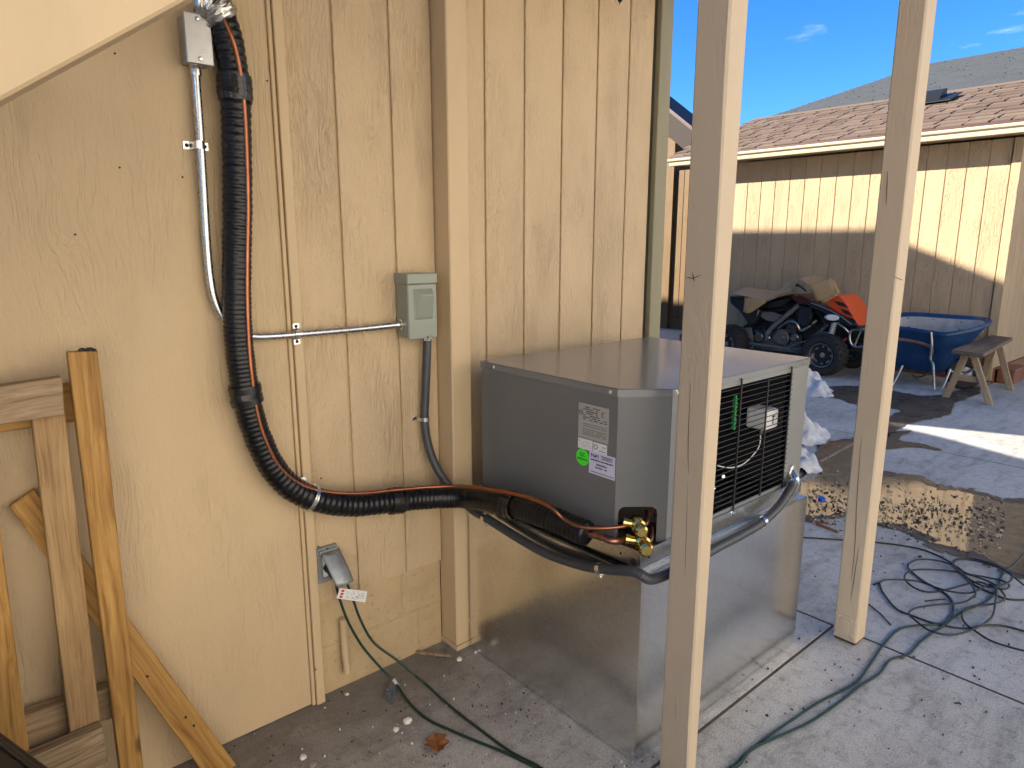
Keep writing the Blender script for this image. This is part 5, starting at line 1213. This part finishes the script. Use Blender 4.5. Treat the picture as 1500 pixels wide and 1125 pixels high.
board('apron', [Vector((mid0.x - .03, 7.84, .43)), Vector((mid0.x + .0, 7.84, .463)), Vector((mid1.x + .0, 8.82, .50)), Vector((mid1.x - .03, 8.82, .47))], .03, M_benchleg, bn, normal=(1, 0, 0))

# little gabled outbuilding and link wall left of the shed, seen past the end of the house
M_rake = simple('rake shade brown', (.030, .019, .013), .8)  # rake boards coloured dark to stand in for their shade
M_link = siding_paint('shade tinted tan', (.165, .10, .042), .8, .5, .006)  # tan boards tinted darker and oranger for shade and warm bounce light
gb = thing('gabled_outbuilding', 'tan outbuilding with steep brown roof edge seen past the end of the house wall', 'outbuilding', (-8, 10.3, 0))
GY = 10.3; gcx = at(985, 300, 1, GY).x

MB().box(gcx - .10, gcx + .02, GY - .03, GY + .02, 0, 2.9).build('corner_board', M_link, gb, smooth=False)
a = at(965, 150, 1, GY - .3); c = at(1018, 193, 1, GY - .3); d = (c - a).normalized(); a = a - d * 1.6; c = c + d * .05
pr = Vector((-d.z, 0, d.x)); pr = pr if pr.z > 0 else -pr
for nm, m0, m1, yy0, yy1, mt in (('roof', 0, .05, GY - .34, GY + .25, M_fascia), ('rake_board', -.32, -.002, GY - .30, GY - .26, M_rake), ('soffit', -.06, -.003, GY - .258, GY, M_redwood)):
    MB().quadhex([a + pr * m0 + Vector((0, yy0 - a.y, 0)), c + pr * m0 + Vector((0, yy0 - a.y, 0)), c + pr * m1 + Vector((0, yy0 - a.y, 0)), a + pr * m1 + Vector((0, yy0 - a.y, 0))],
                 [a + pr * m0 + Vector((0, yy1 - a.y, 0)), c + pr * m0 + Vector((0, yy1 - a.y, 0)), c + pr * m1 + Vector((0, yy1 - a.y, 0)), a + pr * m1 + Vector((0, yy1 - a.y, 0))]).build(nm, mt, gb, smooth=False)
ze = lambda x: a.z + (x - a.x) * d.z / d.x - .04
MB().prism([(a.x, 0), (a.x, ze(a.x)), (gcx, ze(gcx)), (gcx, 0)], 1, GY, GY + .6).build('wall', M_link, gb, smooth=False)
MB().box(gcx + .03, c.x - .02, GY - .25, GY + .24, ze(gcx) - .42, ze(gcx) - .36).build('eave_soffit', M_rake, gb, smooth=False)
lw = thing('link_wall', 'orange tan board wall between the outbuilding and the shed', 'wall', (-7, 10.8, 0))
x = gcx
while x < SXL + .3:
    MB().box(x + .004, x + .2, GY + .03, GY + .06, .2, 2.75, .003).build('wall_board', M_link, lw, loc=(x, GY, 0), smooth=False); x += .2045
MB().box(gcx, SXL + .4, GY + .02, GY + .07, 0, .2).build('base_board', M_link, lw, smooth=False)

# far house roof
fh = thing('far_house', 'grey hip roofed house rising behind the shed', 'house', (-4, 22, 0))
ap = at(1359, 93, 1, 24.0); sF = .42; aa = 5.0
co = ap + Vector((-aa * .8, -aa, -aa * sF)); Rr = ap + Vector((16, 0, 0)); cr = co + Vector((22, 0, 0))
b = MB(); b.box(co.x + .4, co.x + 20, co.y + .5, 28, 0, co.z - .05); b.build('wall', M_shed, fh, smooth=False)
b = MB(); bk = ap + Vector((-aa * .8, aa, -aa * sF))
b.poly([co, cr, Rr, ap]); b.poly([co, ap, bk]); b.poly([ap, Rr, bk + Vector((22, 0, 0)), bk]); b.build('roof_deck', M_gshing, fh, smooth=False)
b = MB(); NR = 36
for r in range(NR):
    t0, t1 = r / NR, (r + 1) / NR
    for side in (0,):
        A0, B0 = co.lerp(ap, t0), cr.lerp(Rr, t0); A1, B1 = co.lerp(ap, t1), cr.lerp(Rr, t1); x = A0.x
        while x < min(B0.x, 3):
            wd = random.uniform(.25, .6); hh = random.choice((.012, .03, .02)); x1 = x + wd
            b.quadhex([(x, A0.y, A0.z + .004), (x1, A0.y, A0.z + .004), (x1 + (A1.x - A0.x) * .0, A1.y, A1.z + .002), (max(x, A1.x if x < A1.x else x), A1.y, A1.z + .002)],
                      [(x, A0.y, A0.z + hh + .006), (x1, A0.y, A0.z + hh + .006), (x1, A1.y, A1.z + .006), (max(x, A1.x if x < A1.x else x), A1.y, A1.z + .006)])
            x = x1
o = b.build('roof_shingles', M_gshing, fh, smooth=False); o['kind'] = 'stuff'

# ------------------------------------------------------------------ house added unseen right of the yard, so its sunlit wall throws warm light back
nb = thing('bounce_building', 'cream sided house added unseen along the right side of the yard to bounce light', 'house', (5.4, 3, 0))
NX = 4.2
M_nb = simple('cream painted siding', (.76, .70, .60), .6, bump=.2, bscale=60, var=.04)
MB().box(NX + .02, NX + 6, -7, 9.5, 0, 5.2).build('wall', M_nb, nb, smooth=False)
bm_ = MB().box(0, .019, .004, .396, .1, 5.2, .004).mesh('siding_board', M_nb, False)
for k in range(41): inst('siding_board', bm_, nb, (NX, -6.95 + k * .4, 0))
MB().prism([(NX - .3, 5.1), (NX + 3, 6.2), (NX + 6.3, 5.1), (NX + 3, 6.3)], 1, -7.3, 9.8).build('roof', M_fascia, nb, smooth=False)
